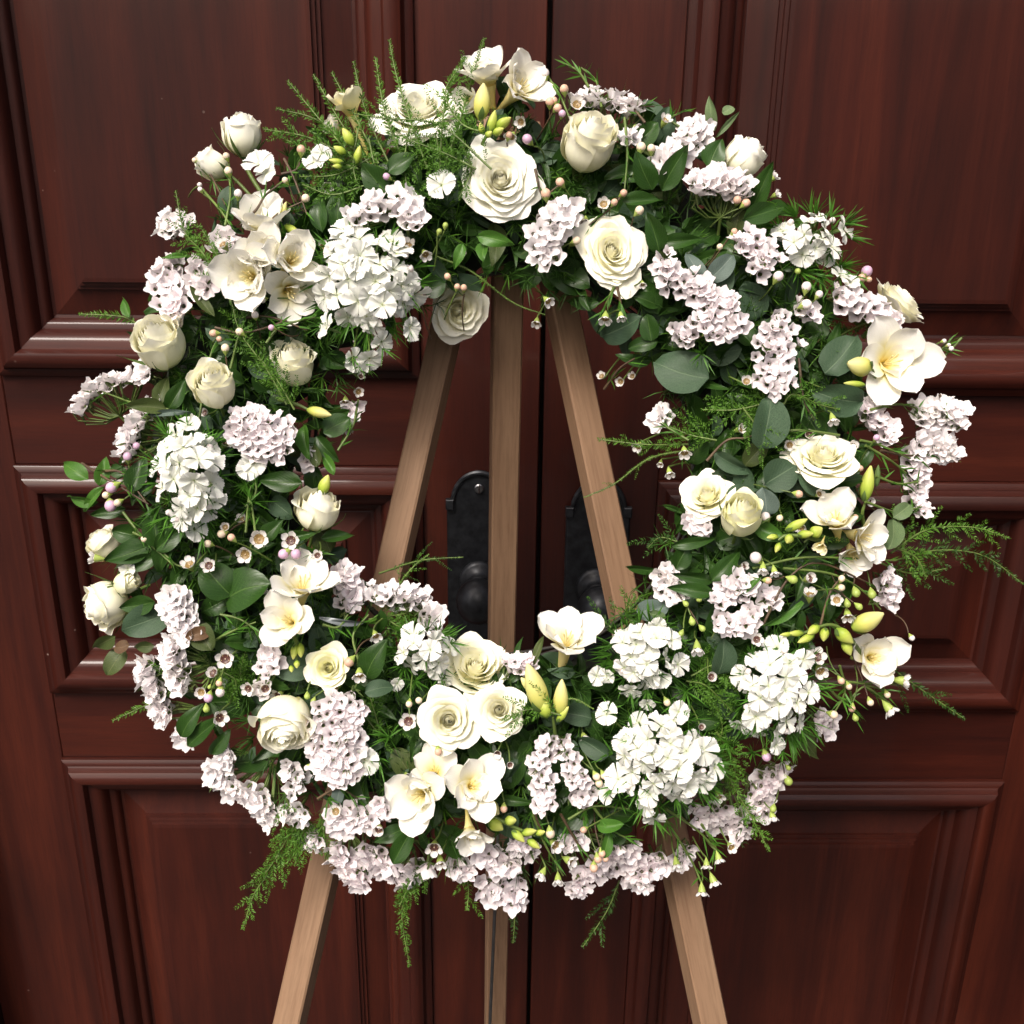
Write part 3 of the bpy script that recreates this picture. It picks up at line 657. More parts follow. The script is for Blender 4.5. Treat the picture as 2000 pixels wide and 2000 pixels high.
freesia(918, 1630, 92, (.15, -.62, .68), .55, 'fre', 'small cream freesia bloom hanging at the bottom', dw=.012, double=3)
buds([(948, 1568, 976, 1592, 32, 'fbud_y'), (956, 1602, 984, 1622, 28, 'fbud'), (986, 1604, 1010, 1602, 22, 'fbud'), (1000, 1622, 1026, 1646, 19, 'fbud'), (1018, 1628, 1050, 1622, 18, 'fbud'), (1030, 1640, 1056, 1658, 17, 'fbud'), (1046, 1628, 1066, 1624, 14, 'fbud')], [(930, 1570, .5), (970, 1598, 1), (1010, 1618, 1), (1045, 1632, 1)], .026)
freesia(592, 1140, 146, (.20, .66, .62), .45, 'fre', 'white freesia bloom facing up at the lower left inner edge', dw=.008, double=5)
freesia(563, 1212, 128, (-.08, .25, .85), .60, 'fre', 'cream freesia bloom below it at the lower left', dw=.018, double=3)
buds([(578, 1258, 572, 1290, 17, 'fbud'), (586, 1256, 588, 1286, 17, 'fbud'), (580, 1290, 580, 1306, 13, 'fbud'), (568, 1300, 570, 1314, 11, 'fbud')], [(574, 1240, .6), (580, 1262, 1), (578, 1296, 1)], .028)
buds([(628, 966, 642, 925, 26, 'fbud')], [(610, 1010, 0), (622, 985, .6), (629, 968, 1)], .02)
buds([(1688, 980, 1702, 905, 30, 'fbud'), (1712, 950, 1716, 905, 14, 'sepal')], [(1690, 1040, 0), (1684, 1005, .7), (1690, 982, 1)], .016)
buds([(600, 800, 650, 812, 24, 'fbud_y')], [(545, 780, 0), (580, 790, .7), (602, 800, 1)], .018)

# ---------- sweet william heads
def william_floret(seed):
    rr = random.Random(seed); mb = MB()
    for k in range(5):
        f = k*2*math.pi/5+rr.uniform(-.08, .08); el = rr.uniform(-.1, .6); nv, nu = 6, 13; tw = rr.uniform(-.2, .2)
        Q = np.zeros((nv, nu, 3)); UV = np.zeros((nv, nu, 2)); L = rr.uniform(.90, 1.08)
        for i in range(nv):
            v = i/(nv-1)
            for j in range(nu):
                u = -1+2*j/(nu-1); wv = .05+.54*v**.9
                ser = (.045 if j % 2 else -.01)*v**6 - .13*u*u*v**3
                r = .06+(L-.06)*(v)+ser
                t = u*wv*(1.02 if v < 1 else .96)
                z = math.sin(el)*r + .17*math.sin(v*2.4)*u*u + tw*u*v*.5 - .10*v*v + .03*math.sin(u*5+seed+k)*v*2
                Q[i, j] = (r*math.cos(f)-t*math.sin(f), r*math.sin(f)+t*math.cos(f), z+.012*k); UV[i, j] = ((u+1)/2, v)
        grid(mb, Q, UV, M['william'])
    th = np.linspace(0, 6.283, 8, endpoint=False)
    Q = np.array([[(r*math.cos(a), r*math.sin(a), z) for a in th] for r, z in ((.07, -1.1), (.10, -.7), (.09, -.1), (.10, .04))]); UV = np.zeros((4, 8, 2)); UV[..., 0] = .3
    grid(mb, Q, UV, M['sepal'], True)
    sphere(mb, (0, 0, .03), .055, M['budg'], 6, 5)
    for k in range(4):
        f = rr.uniform(0, 6.3); tube(mb, [(0, 0, 0), (.10*math.cos(f), .10*math.sin(f), .22)], .012, M['budw'], 4)
    return mb.mesh('floret')
WF = [william_floret(s) for s in range(7)]
def needle_tuft(mb, c, n, cnt, L, w, mat, spread=1.0, rr=rnd):
    """bunch of narrow pointed leaves"""
    n = Vector(n).normalized()
    for k in range(cnt):
        d = (n + Vector((rr.gauss(0, 1), rr.gauss(0, 1), rr.gauss(0, 1)))*.55*spread).normalized()
        l = L*rr.uniform(.6, 1.15); sd = d.cross(Vector((rr.gauss(0, 1), rr.gauss(0, 1), rr.gauss(0, 1)))).normalized(); bend = sd.cross(d)*l*rr.uniform(-.25, .25)+Vector((0, -1, 0))*l*.12
        a = Vector(c); m1 = a+d*l*.5+bend*.3; e = a+d*l+bend
        V = [a-sd*w*.35, a+sd*w*.35, m1-sd*w*.5, m1+sd*w*.5, e]
        mb.add(V, [(0, 1, 3, 2), (2, 3, 4)], mat, [(.3, 0), (.3, 0), (.3, .5), (.3, .5), (.3, 1)])
def william(px, py, w, h, cnt, n, label, dw=.0, size=52, tuft=14, dome_k=.45, extra=()):
    """dome of florets over an ellipse w x h px"""
    rr = random.Random(int(px+py)); n = Vector(n).normalized(); d0 = dome(px, py)[0]+.008+dw
    mb = MB(); c = P(px, py, d0-.035)
    spots = []
    cnt = int(cnt*.80)
    for i in range(cnt):
        q = math.sqrt((i+.5)/cnt); a = i*GOLD + rr.uniform(-.2, .2)
        spots.append((px+w/2*.92*q*math.cos(a)+rr.uniform(-6, 6), py-h/2*.92*q*math.sin(a)+rr.uniform(-6, 6), q, a, 1.))
    for (x, y, s_) in extra: spots.append((x, y, .95, math.atan2(-(y-py), x-px), s_))
    root = obj('sweet_william', None if False else _tuftmesh(rr, px, py, w, h, d0, spots, c), wreath, None, label)
    for (x, y, q, a, s_) in spots:
        e = Vector((math.cos(a)*q, math.sin(a)*q, 0)); fn = (n*.55 + e*.85 + Vector((0, 0, 1))*.60*(1-q*.35) + Vector((rr.gauss(0, 1), rr.gauss(0, 1), 0))*.55).normalized()
        z = d0 + .034*math.sqrt(max(0, 1-min(1, q)**2)) + rr.uniform(-.005, .005)
        o = obj('blossom', rr.choice(WF), root, place(P(x, y, z), fn, rr.uniform(0, 6.3), size/2*PX*s_*rr.uniform(.70, .98)))
    return root
def _tuftmesh(rr, px, py, w, h, d0, spots, c):
    mb = MB()
    tube(mb, [P(px, py, d0-.05), P(px, py, d0-.01)], .003, M['stemg'], 6)
    for (x, y, q, a, s_) in spots:
        p = P(x, y, d0-.012)
        tube(mb, bez([c, p+(c-p)*.4+Vector((0, 0, .01)), P(x, y, d0+.01)], 5), .0009, M['stemg'], 4)
        needle_tuft(mb, P(x+rr.uniform(-16, 16), y+rr.uniform(-16, 16), d0+.006+.018*(1-q)), (math.cos(a)*q, math.sin(a)*q, .9), 9, .017, .0013, M['tuft'], 1.1, rr)
    for k in range(16):
        a = rr.uniform(0, 6.3); x = px+w*.46*math.cos(a); y = py-h*.46*math.sin(a)
        needle_tuft(mb, P(x, y, d0-.006), (math.cos(a), math.sin(a), .35), 9, .022, .0015, M['tuft'], .8, rr)
        if k % 3 == 0: sphere(mb, P(px+w*.42*math.cos(a+.3), py-h*.42*math.sin(a+.3), d0+.016), .0028, M['budw'], 7, 6, 1.4)
    return mb
william(720, 545, 200, 218, 36, (.0, .1, 1), 'large domed head of white sweet william blossoms at the upper left inner edge', dw=.012, size=58, extra=((722, 700, .9), (688, 705, .8), (640, 640, .9), (800, 640, .95), (745, 668, .9), (672, 470, 1.05)))
william(365, 930, 140, 210, 26, (-.15, .1, 1), 'domed head of white sweet william blossoms on the left side', dw=.016, size=56, extra=((380, 1035, .9), (345, 850, .9), (395, 985, 1.1)))
william(1262, 1275, 145, 130, 20, (.0, .35, .9), 'small domed head of white sweet william at the lower right inner edge', dw=.010, size=46, extra=((1232, 1345, 1.0), (1285, 1330, 1.1), (1265, 1372, .8), (1185, 1320, .8)))
william(1290, 1485, 205, 185, 36, (.0, .0, 1), 'largest dome of white sweet william, below the smaller one at the lower right', dw=.016, size=54, extra=((1185, 1395, .95), (1325, 1390, .8), (1190, 1550, .8), (1265, 1570, 1.), (1278, 1598, .8), (1395, 1500, .8)))
william(1520, 1350, 160, 190, 27, (.15, -.05, 1), 'domed head of white sweet william at the lower right, next to the freesia', dw=.012, size=50, extra=((1445, 1415, 1.0), (1515, 1455, .9), (1475, 1290, .8), (1450, 1320, .9)))
william(1588, 462, 145, 95, 15, (.35, .6, .5), 'flat head of white sweet william seen from the side at the upper right', dw=.006, size=50, extra=((1530, 452, 1.1), (1640, 540, .9), (1660, 552, .8), (1632, 575, .7)))
william(825, 1272, 110, 85, 12, (.0, .5, .7), 'small partly hidden head of white sweet william left of the three roses', dw=.0, size=44, extra=((775, 1335, .8), (852, 1310, .9), (868, 1330, .8)))
for x, y, s in ((863, 362, 54), (712, 1484, 54), (497, 905, 46), (484, 918, 40), (508, 322, 58), (520, 338, 40), (628, 300, 36), (612, 318, 40), (1165, 1320, 36), (250, 1110, 34)):
    d0, dn = dome(x, y)
    obj('blossom', rnd.choice(WF), wreath, place(P(x, y, d0+.022), (dn+Vector((rnd.gauss(0, .25), rnd.gauss(0, .25), .5))), rnd.random()*6, s/2*PX))

# ---------- statice
def statice_floret(seed, mat='statice', deep=.75):
    """papery pleated funnel"""
    rr = random.Random(seed); mb = MB(); nu, nv = 37, 6; a, b = rr.uniform(0, 6.3), rr.uniform(0, 6.3)
    Q = np.zeros((nv, nu-1, 3)); UV = np.zeros((nv, nu-1, 2))
    for i in range(nv):
        v = i/(nv-1)
        for j in range(nu-1):
            f = 2*math.pi*j/(nu-1)
            lobe = 1+.13*math.cos(5*f+a)*v**2
            crim = (.045*math.cos(15*f+b)+.035*math.cos(7*f+a))*v**1.5
            r = (.10+.90*v**1.15)*lobe*(1+.10*math.sin(2*f+b)*v); z = deep*(v**.8-1) + crim*1.5 + .14*math.sin(2*f+a)*v*v+.10*math.cos(5*f+a)*v*v
            Q[i, j] = (r*math.cos(f), r*math.sin(f), z); UV[i, j] = (j/(nu-1)*2, v)
    grid(mb, Q, UV, M[mat], True); return mb
def statice_calyx():
    mb = MB(); th = np.linspace(0, 6.283, 6, endpoint=False)
    Q = np.array([[(r*math.cos(a), r*math.sin(a), z) for a in th] for r, z in ((.05, -2.3), (.13, -1.6), (.17, -1.1), (.20, -.55))]); UV = np.zeros((4, 6, 2)); UV[..., 0] = .3
    grid(mb, Q, UV, M['calyx'], True); return mb
SF = {k: [statice_floret(s, k, .85+.35*(s % 3)/2) for s in range(8)] for k in ('statice', 'statice_w')}
SFM = {k: [mb.mesh('floret') for mb in SF[k]] for k in SF}
SCX = statice_calyx()
NFL = [0]
def statice(path, wid, cnt, n=(0, 0, 1), size=32, single=True, mat='statice', dw=.0, side=None, label=None, thick=.010, calyx=True):
    """path: px points of the crest; wid: px across; n: mean facing; side: px direction the stems go"""
    rr = random.Random(int(path[0][0]*3+path[0][1])); n = Vector(n).normalized(); size *= .86; cnt = int(cnt*1.18); wid *= 1.06
    zs = [dome(x, y)[0]+.016+dw for x, y in path]
    cur = poly([(x, y, 0) for x, y in path], 40) if len(path) > 2 else bez([(*path[0], 0), (*path[1], 0)], 40)
    zc = np.interp(np.linspace(0, 1, 40), np.linspace(0, 1, len(zs)), zs)
    mb = MB(); fl = []
    back = Vector((0, 0, -1)) if side is None else Vector((side[0], -side[1], -.35)).normalized()
    anchor = None
    for i in range(cnt):
        t = (i+.5)/cnt; k = int(t*39); x, y = cur[k][:2]
        q1, q2 = cur[min(39, k+1)][:2], cur[max(0, k-1)][:2]; tx, ty = q1[0]-q2[0], q1[1]-q2[1]; l = math.hypot(tx, ty) or 1; nx, ny = -ty/l, tx/l
        s = ((i*.618) % 1*2-1)*(.30+.70*math.sin(math.pi*min(1, max(0, t*.9+.05)))**.5)
        x += nx*s*wid/2*.85+rr.uniform(-3, 3); y += ny*s*wid/2*.85+rr.uniform(-3, 3)
        fn = (n + Vector((nx*s, -ny*s, 0))*.55 + Vector((rr.gauss(0, 1), rr.gauss(0, 1), rr.gauss(0, 1)))*.26).normalized()
        z = zc[k] + thick*(1-s*s) + rr.uniform(-.002, .002)
        sz = size/2*PX*rr.uniform(.88, 1.2)*(.8 if t < .06 or t > .94 else 1)
        m_ = place(P(x, y, z), fn, rr.uniform(0, 6.3), sz)
        fl.append((m_, rr.randrange(8)))
        if calyx: mb.addmb(SCX, m_)
    mid = cur[20]; c = P(mid[0], mid[1], zc[20]) + back*.032
    for m_, _ in fl:
        a = m_ @ Vector((0, 0, -2.2)); tube(mb, [a, (a+c)/2+back*.004, c], .0008, M['stemg'], 4, cap=False)
    for k in range(cnt):
        m_, _ = rr.choice(fl); needle_tuft(mb, m_ @ Vector((rr.uniform(-.5, .5), rr.uniform(-.5, .5), -1.3)), back*-1, 3, .009, .0018, M['calyx'], 1., rr)
    tube(mb, [c, c+back*.02+Vector((0, 0, -.01))], .0016, M['stemg'], 5)
    solo = single and NFL[0]+cnt <= 299
    if not solo:
        for m_, k in fl: mb.addmb(SF[mat][k], m_)
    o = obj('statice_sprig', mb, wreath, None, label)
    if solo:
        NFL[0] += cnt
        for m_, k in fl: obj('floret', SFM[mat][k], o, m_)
UPn = (0, .9, .35)
ST = [
 # honeycomb clusters facing the viewer first: these get single florets
 ([(690, 1365), (645, 1420), (660, 1480), (645, 1530)], 118, 52, (.05, -.05, 1), 31, {'label': 'largest cluster of pinkish statice, honeycombed, at the lower left', 'dw': .012}),
 ([(450, 830), (510, 845), (565, 875)], 105, 38, (.05, .1, 1), 31, {'label': 'broad pinkish statice cluster on the left side', 'dw': .012}),
 ([(1500, 630), (1530, 665), (1500, 720), (1540, 765)], 92, 34, (.05, -.05, 1), 28, {'dw': .008}),
 ([(1072, 1440), (1055, 1490), (1060, 1545), (1068, 1585)], 50, 22, (-.05, .05, 1), 27, {'dw': .008}),
 ([(1100, 1440), (1112, 1490), (1130, 1525), (1148, 1522)], 42, 16, (.1, 0, 1), 26, {'dw': .006}),
 ([(690, 428), (740, 392), (800, 402), (805, 440)], 56, 18, (0, .35, .8), 38, {'dw': .012, 'mat': 'statice_w'}),
 ([(1110, 390), (1095, 430), (1060, 465), (1075, 515)], 72, 22, (0, .0, 1), 36, {'dw': .010, 'mat': 'statice_w'}),
 ([(1288, 500), (1310, 545), (1360, 560), (1395, 575)], 68, 20, (-.1, .1, .9), 32, {'dw': .01}),
 ([(1440, 480), (1475, 470), (1500, 500), (1475, 530)], 66, 17, (.1, .2, .9), 32, {'dw': .008}),
 ([(1368, 640), (1400, 600), (1440, 585)], 62, 14, (-.1, .1, .9), 32, {'dw': .01}),
 ([(1400, 665), (1425, 640), (1450, 620)], 42, 9, (0, 0, 1), 32, {'dw': .008}),
 ([(1635, 575), (1680, 590), (1730, 615), (1750, 640)], 60, 20, (.1, .2, .9), 34, {'dw': .006}),
 ([(640, 1610), (680, 1600), (735, 1600)], 70, 16, (0, -.1, .9), 34, {'dw': .0}),
 # crests
 ([(1125, 195), (1170, 185), (1215, 198), (1258, 205)], 44, 18, (.1, .75, .55), 34, {'mat': 'statice_w', 'side': (0, 1), 'dw': -.004}),
 ([(1375, 235), (1350, 265), (1310, 300), (1305, 335)], 66, 22, (-.05, .4, .8), 36, {'mat': 'statice_w', 'dw': .0}),
 ([(1352, 362), (1390, 348), (1430, 350), (1465, 368)], 56, 22, (.0, .45, .75), 38, {'mat': 'statice_w', 'side': (0, 1), 'dw': .008}),
 ([(1318, 655), (1340, 650), (1355, 662)], 44, 8, (0, .1, 1), 32, {'dw': .0}),
 ([(1790, 805), (1840, 800), (1888, 815)], 66, 22, (.1, .3, .8), 34, {'mat': 'statice_w', 'dw': .0, 'label': 'pale statice crest at the far right edge'}),
 ([(1800, 870), (1840, 870), (1865, 895)], 60, 18, (.2, -.1, .9), 34, {'mat': 'statice_w', 'dw': .0}),
 ([(1688, 790), (1720, 820), (1745, 860)], 44, 16, (.0, .3, .8), 34, {'dw': -.01}),
 ([(1775, 875), (1795, 920), (1790, 960), (1808, 1005)], 46, 18, (.2, .0, .9), 34, {'dw': -.006}),
 ([(1728, 1120), (1742, 1150), (1740, 1185)], 44, 10, (.4, .1, .8), 36, {'dw': -.012}),
 ([(1285, 1120), (1305, 1140), (1325, 1170)], 54, 12, (-.2, .1, .9), 34, {'mat': 'statice_w', 'dw': .0}),
 ([(1400, 1180), (1440, 1140), (1470, 1160)], 56, 16, (0, .3, .85), 32, {'dw': .006}),
 ([(1400, 1215), (1450, 1225), (1480, 1190)], 46, 13, (0, .1, .9), 32, {'dw': .006}),
 ([(1490, 1165), (1520, 1170)], 40, 6, (0, .1, .9), 30, {'dw': -.006}),
 ([(1120, 1565), (1160, 1555)], 30, 7, (0, .0, 1), 26, {'dw': .0}),
 ([(645, 1660), (680, 1700), (712, 1735)], 52, 16, (-.1, -.6, .6), 40, {'side': (0, -1), 'dw': -.012}),
 ([(740, 1705), (790, 1715), (840, 1700)], 46, 14, (0, -.65, .5), 40, {'side': (0, -1), 'dw': -.018}),
 ([(700, 1665), (760, 1700)], 46, 9, (0, -.5, .6), 38, {'dw': -.018}),
 ([(930, 1672), (975, 1690), (1005, 1700)], 58, 14, (0, -.3, .8), 38, {'dw': -.008}),
 ([(935, 1738), (975, 1745), (1010, 1745), (985, 1775)], 56, 15, (0, -.15, .9), 34, {'dw': -.014}),
 ([(1120, 1752), (1150, 1710), (1190, 1680), (1210, 1655)], 44, 18, (.0, -.5, .7), 36, {'side': (-1, -1), 'dw': -.014}),
 ([(1225, 1655), (1240, 1700), (1262, 1745)], 50, 14, (.1, -.4, .8), 38, {'dw': -.016}),
 ([(1270, 1700), (1300, 1690)], 40, 6, (.1, -.4, .8), 36, {'dw': -.016}),
 ([(1360, 1600), (1400, 1600), (1440, 1610), (1450, 1640)], 60, 18, (.1, -.5, .7), 38, {'side': (0, -1), 'dw': -.010}),
 ([(1535, 1500), (1505, 1530), (1480, 1560), (1500, 1600)], 52, 18, (.4, -.3, .75), 38, {'dw': -.012}),
 ([(1600, 1410), (1630, 1425)], 44, 6, (.5, -.4, .7), 40, {'dw': -.016}),
 ([(335, 1155), (345, 1200), (375, 1250)], 66, 22, (-.2, .2, .9), 34, {'mat': 'statice_w', 'dw': .006}),
 ([(325, 1250), (335, 1300), (352, 1350)], 52, 18, (-.5, .1, .75), 36, {'mat': 'statice_w', 'side': (1, 0), 'dw': .0}),
 ([(278, 1290), (285, 1330), (305, 1370)], 46, 16, (-.7, .0, .6), 36, {'mat': 'statice_w', 'side': (1, 0), 'dw': -.006}),
 ([(300, 1375), (325, 1405)], 46, 9, (-.6, -.1, .6), 36, {'mat': 'statice_w', 'side': (1, 0), 'dw': -.006}),
 ([(345, 1440), (372, 1440)], 42, 7, (-.4, -.3, .8), 38, {'mat': 'statice_w', 'dw': -.01}),
 ([(415, 1530), (430, 1490), (450, 1475)], 50, 14, (-.4, -.1, .8), 34, {'mat': 'statice_w', 'side': (1, 0), 'dw': -.01}),
 ([(425, 1545), (470, 1545), (510, 1575), (525, 1615)], 50, 22, (-.3, -.5, .7), 34, {'mat': 'statice_w', 'side': (.5, -1), 'dw': -.012}),
 ([(550, 1500), (585, 1520), (570, 1560)], 40, 9, (-.1, -.2, .9), 30, {'mat': 'statice_w', 'dw': -.004}),
 ([(660, 1110), (685, 1140), (680, 1190)], 60, 16, (.3, .3, .7), 36, {'dw': -.018}),
 ([(725, 1155), (790, 1165), (835, 1165)], 50, 17, (.0, .55, .7), 34, {'mat': 'statice_w', 'dw': -.014}),
 ([(830, 1190), (860, 1215)], 50, 9, (.2, .2, .8), 34, {'mat': 'statice_w', 'dw': -.012}),
 ([(148, 800), (165, 768), (210, 742), (262, 728)], 34, 22, (-.45, .65, .35), 34, {'mat': 'statice_w', 'side': (.7, 1), 'dw': -.012, 'label': 'curved side-on statice crest jutting out at the left edge'}),
 ([(240, 885), (248, 845), (275, 800), (305, 782)], 38, 20, (-.6, .45, .5), 36, {'mat': 'statice_w', 'side': (1, .4), 'dw': -.008}),
 ([(318, 455), (335, 430), (365, 445)], 50, 11, (-.3, .3, .8), 38, {'mat': 'statice_w', 'dw': -.008}),
 ([(330, 500), (318, 545), (345, 590), (320, 610)], 66, 19, (-.25, .1, .9), 38, {'dw': .0}),
 ([(370, 520), (395, 550), (400, 570)], 48, 9, (.0, -.1, 1), 40, {'dw': .004}),
 ([(425, 460), (445, 485)], 46, 6, (-.1, .3, .8), 40, {'dw': -.008}),
 ([(268, 720), (282, 735)], 40, 5, (-.4, .3, .8), 36, {'mat': 'statice_w', 'dw': -.01}),
 ([(1340, 1010), (1362, 1025), (1385, 1030)], 44, 9, (-.2, -.1, .9), 32, {'dw': -.008}),
 ([(1280, 800), (1295, 830)], 48, 8, (-.5, .1, .8), 34, {'mat': 'statice_w', 'dw': -.012}),
 ([(515, 1265), (530, 1290), (518, 1320)], 46, 9, (.0, 0, 1), 30, {'dw': -.002}),
 ([(985, 1290), (1020, 1296), (1045, 1290)], 40, 12, (.0, .75, .5), 30, {'dw': -.012}),
 ([(500, 1340), (520, 1350)], 30, 4, (.0, 0, 1), 30, {'dw': -.004}),
 ([(596, 890), (610, 905)], 34, 4, (.2, 0, 1), 30, {'dw': -.01}),
 ([(690, 790), (672, 830)], 36, 5, (.3, -.2, .8), 32, {'dw': -.024}),
 ([(1250, 1720), (1180, 1690)], 36, 6, (0, -.4, .7), 34, {'dw': -.026}),
 ([(590, 1650), (620, 1640)], 36, 6, (-.2, -.4, .7), 34, {'dw': -.016}),
 ([(1000, 1650), (1050, 1665)], 44, 9, (0, -.3, .8), 32, {'dw': -.010}), ([(880, 1695), (920, 1705)], 40, 7, (0, -.4, .8), 32, {'dw': -.014}),
 ([(545, 1590), (600, 1600)], 40, 8, (-.2, -.3, .8), 30, {'mat': 'statice_w', 'dw': -.012}), ([(1100, 1655), (1140, 1640)], 36, 6, (0, -.3, .8), 30, {'dw': -.014}), ([(1330, 1690), (1350, 1660)], 36, 6, (.2, -.3, .8), 32, {'dw': -.02}),
 ([(760, 1590), (730, 1570)], 40, 6, (0, -.1, .9), 32, {'dw': -.006}), ([(1560, 600), (1600, 615)], 36, 6, (.1, .1, .9), 30, {'dw': -.004}), ([(1240, 250), (1220, 275)], 34, 5, (.1, .3, .9), 30, {'mat': 'statice_w', 'dw': -.004}),
]
for path, wid, cnt, n, size, kw in ST:
    statice(path, wid, cnt, n, size, **kw)

# ---------- waxflowers and their buds
def wax_mesh(kind, seed):
    rr = random.Random(seed); mb = MB(); th = np.linspace(0, 6.283, 14, endpoint=False)
    eye = M['waxeye'] if kind == 0 else M['waxeye_y']
    prof = [(.03, -1.15), (.18, -.85), (.36, -.45), (.44, -.12), (.46, .02)]
    Q = np.array([[(r*math.cos(a), r*math.sin(a), z) for a in th] for r, z in prof]); UV = np.zeros((5, 14, 2)); grid(mb, Q, UV, M['budg'], True)
    prof = [(.46, .02), (.34, -.05), (.16, -.10), (.02, -.09)]
    Q = np.array([[(r*math.cos(a), r*math.sin(a), z) for a in th] for r, z in prof]); UV = np.zeros((4, 14, 2)); grid(mb, Q, UV, eye, True)
    sphere(mb, (0, 0, .0), .06, M['budc'], 6, 5, 2)
    for k in range(10):
        f = k*.628; sphere(mb, (.36*math.cos(f), .36*math.sin(f), .09), .040, M['stamen'] if k % 2 else eye, 5, 4)
    cupn = rr.uniform(.5, 1.1)
    for k in range(5):
        f = k*1.2566; nv, nu = 6, 7; Q = np.zeros((nv, nu, 3)); UV = np.zeros((nv, nu, 2)); el = cupn+rr.uniform(-.1, .15)
        for i in range(nv):
            v = i/(nv-1)
            for j in range(nu):
                u = -1+2*j/(nu-1); wv = .37*math.sin(math.pi*min(1, .16+v*.84))**.5 if v < 1 else .08
                s = v*.66; e = el+ .5*v; r = .44+math.cos(el)*s - .10*v*v*max(0, el); z = math.sin(el)*s+.12*u*u
                t = u*wv; Q[i, j] = ((r-.05*u*u)*math.cos(f)-t*math.sin(f), (r-.05*u*u)*math.sin(f)+t*math.cos(f), z); UV[i, j] = ((u+1)/2, v)
        grid(mb, Q, UV, M['wax'])
    return mb.mesh('waxflower')
WX = [[wax_mesh(k, 10*k+s) for s in range(4)] for k in (0, 1)]
TW = MB()
def stemlet(a, hub, r=.0008, mat='stemg'):
    a = Vector(a); hub = Vector(hub); m_ = (a+hub)/2 + Vector((rnd.gauss(0, .003), rnd.gauss(0, .003), .004))
    tube(TW, bez([a, m_, hub], 7), r, M[mat], 4, cap=False)
WL = [ # x y size facing kind
 (1127, 204, 38, (0, .15, 1), 1), (1179, 399, 32, (-.1, .2, 1), 1), (797, 479, 34, (.1, .6, .8), 1), (831, 497, 30, (.3, -.6, .5), 1), (1299, 235, 32, (.3, .5, .7), 1), (1512, 346, 28, (.7, .5, .4), 1),
 (1516, 380, 24, (.7, .3, .5), 1), (1182, 622, 34, (-.1, -.8, .4), 1), (1213, 619, 26, (.1, -.8, .3), 1), (1048, 630, 28, (-.1, -.7, .4), 1), (1070, 588, 30, (.4, -.5, .5), 1), (1627, 820, 30, (.1, -.8, .4), 1),
 (506, 1053, 44, (.15, .1, 1), 1), (479, 1083, 40, (-.1, -.1, 1), 1), (568, 1056, 42, (0, .1, 1), 0), (370, 1103, 38, (-.1, .5, .6), 1), (408, 1105, 34, (0, .2, .9), 0), (440, 1287, 42, (.1, 0, 1), 0), (417, 1315, 34, (-.2, .4, .8), 0),
 (393, 1352, 30, (0, 0, 1), 1), (429, 1402, 38, (.5, .0, .7), 0), (485, 1345, 32, (-.2, -.1, .9), 0), (518, 1345, 34, (.2, -.1, .9), 0), (1490, 1112, 30, (-.1, -.85, .4), 1), (1513, 1118, 28, (.1, -.85, .4), 1), (1582, 1162, 36, (-.05, .75, .5), 1),
 (1580, 1130, 34, (.3, .3, .8), 0), (1634, 1172, 30, (-.2, .1, .9), 1), (1656, 1203, 34, (0, -.7, .5), 1), (1362, 1268, 36, (0, -.8, .45), 1), (1478, 1249, 30, (0, .1, 1), 0), (1595, 1283, 42, (.05, .3, .9), 0), (1602, 1310, 38, (.1, -.4, .8), 1),
 (1764, 1330, 42, (.9, -.1, .3), 1), (1738, 1386, 42, (.5, -.7, .35), 1), (1389, 1322, 28, (.1, .2, 1), 0), (798, 1409, 40, (-.1, .1, 1), 0), (971, 1473, 26, (.1, .1, 1), 0), (996, 1494, 22, (.1, 0, 1), 0), (694, 1515, 34, (.1, 0, .9), 0),
 (702, 1318, 36, (.1, -.6, .6), 1), (656, 1585, 32, (-.1, .2, .8), 1), (848, 1655, 40, (0, -.3, .8), 0), (860, 1685, 34, (.1, -.6, .6), 1), (1084, 1650, 38, (.4, -.2, .7), 1), (1113, 1682, 36, (.6, -.2, .5), 1), (1090, 1720, 32, (0, -.7, .5), 1), (1058, 1708, 32, (-.4, -.6, .5), 1),
 (734, 1242, 30, (.3, -.5, .6), 1), (1404, 1556, 30, (.2, -.5, .7), 1), (1428, 1654, 30, (.2, -.2, .8), 1), (1322, 1690, 34, (.1, -.7, .5), 1), (1380, 1690, 28, (.0, -.85, .3), 1), (1404, 1678, 30, (.2, -.8, .3), 1), (1394, 1722, 34, (.3, -.8, .3), 1),
 (1371, 1742, 34, (0, -.9, .3), 1), (1509, 1596, 30, (.1, -.8, .3), 1), (490, 600, 30, (-.2, .3, .8), 1), (675, 785, 30, (.1, -.7, .5), 1), (678, 836, 34, (.1, -.7, .4), 1), (700, 765, 26, (.3, -.2, .7), 1), (1246, 872, 30, (-.4, -.5, .5), 1), (1337, 884, 32, (0, -.7, .6), 1), (1308, 924, 28, (.1, -.8, .5), 1),
 (1175, 735, 24, (-.3, .2, .6), 1), (1212, 745, 26, (-.3, -.2, .6), 1), (1235, 735, 22, (-.3, .1, .6), 1), (1255, 555, 20, (0, -.6, .5), 1), (440, 1030, 24, (0, .2, .8), 1), (185, 1090, 36, (-.9, .1, .2), 1), (436, 478, 34, (-.2, .3, .6), 1),
 (740, 1620, 34, (0, -.2, .9), 0), (1600, 965, 24, (.2, .2, .6), 1), (620, 1085, 26, (.1, .1, .9), 0), (1458, 745, 28, (-.1, .2, .8), 1), (1290, 905, 20, (-.2, -.7, .5), 1), (705, 735, 20, (.3, .2, .7), 0), (1370, 1420, 22, (0, .2, .8), 0)]
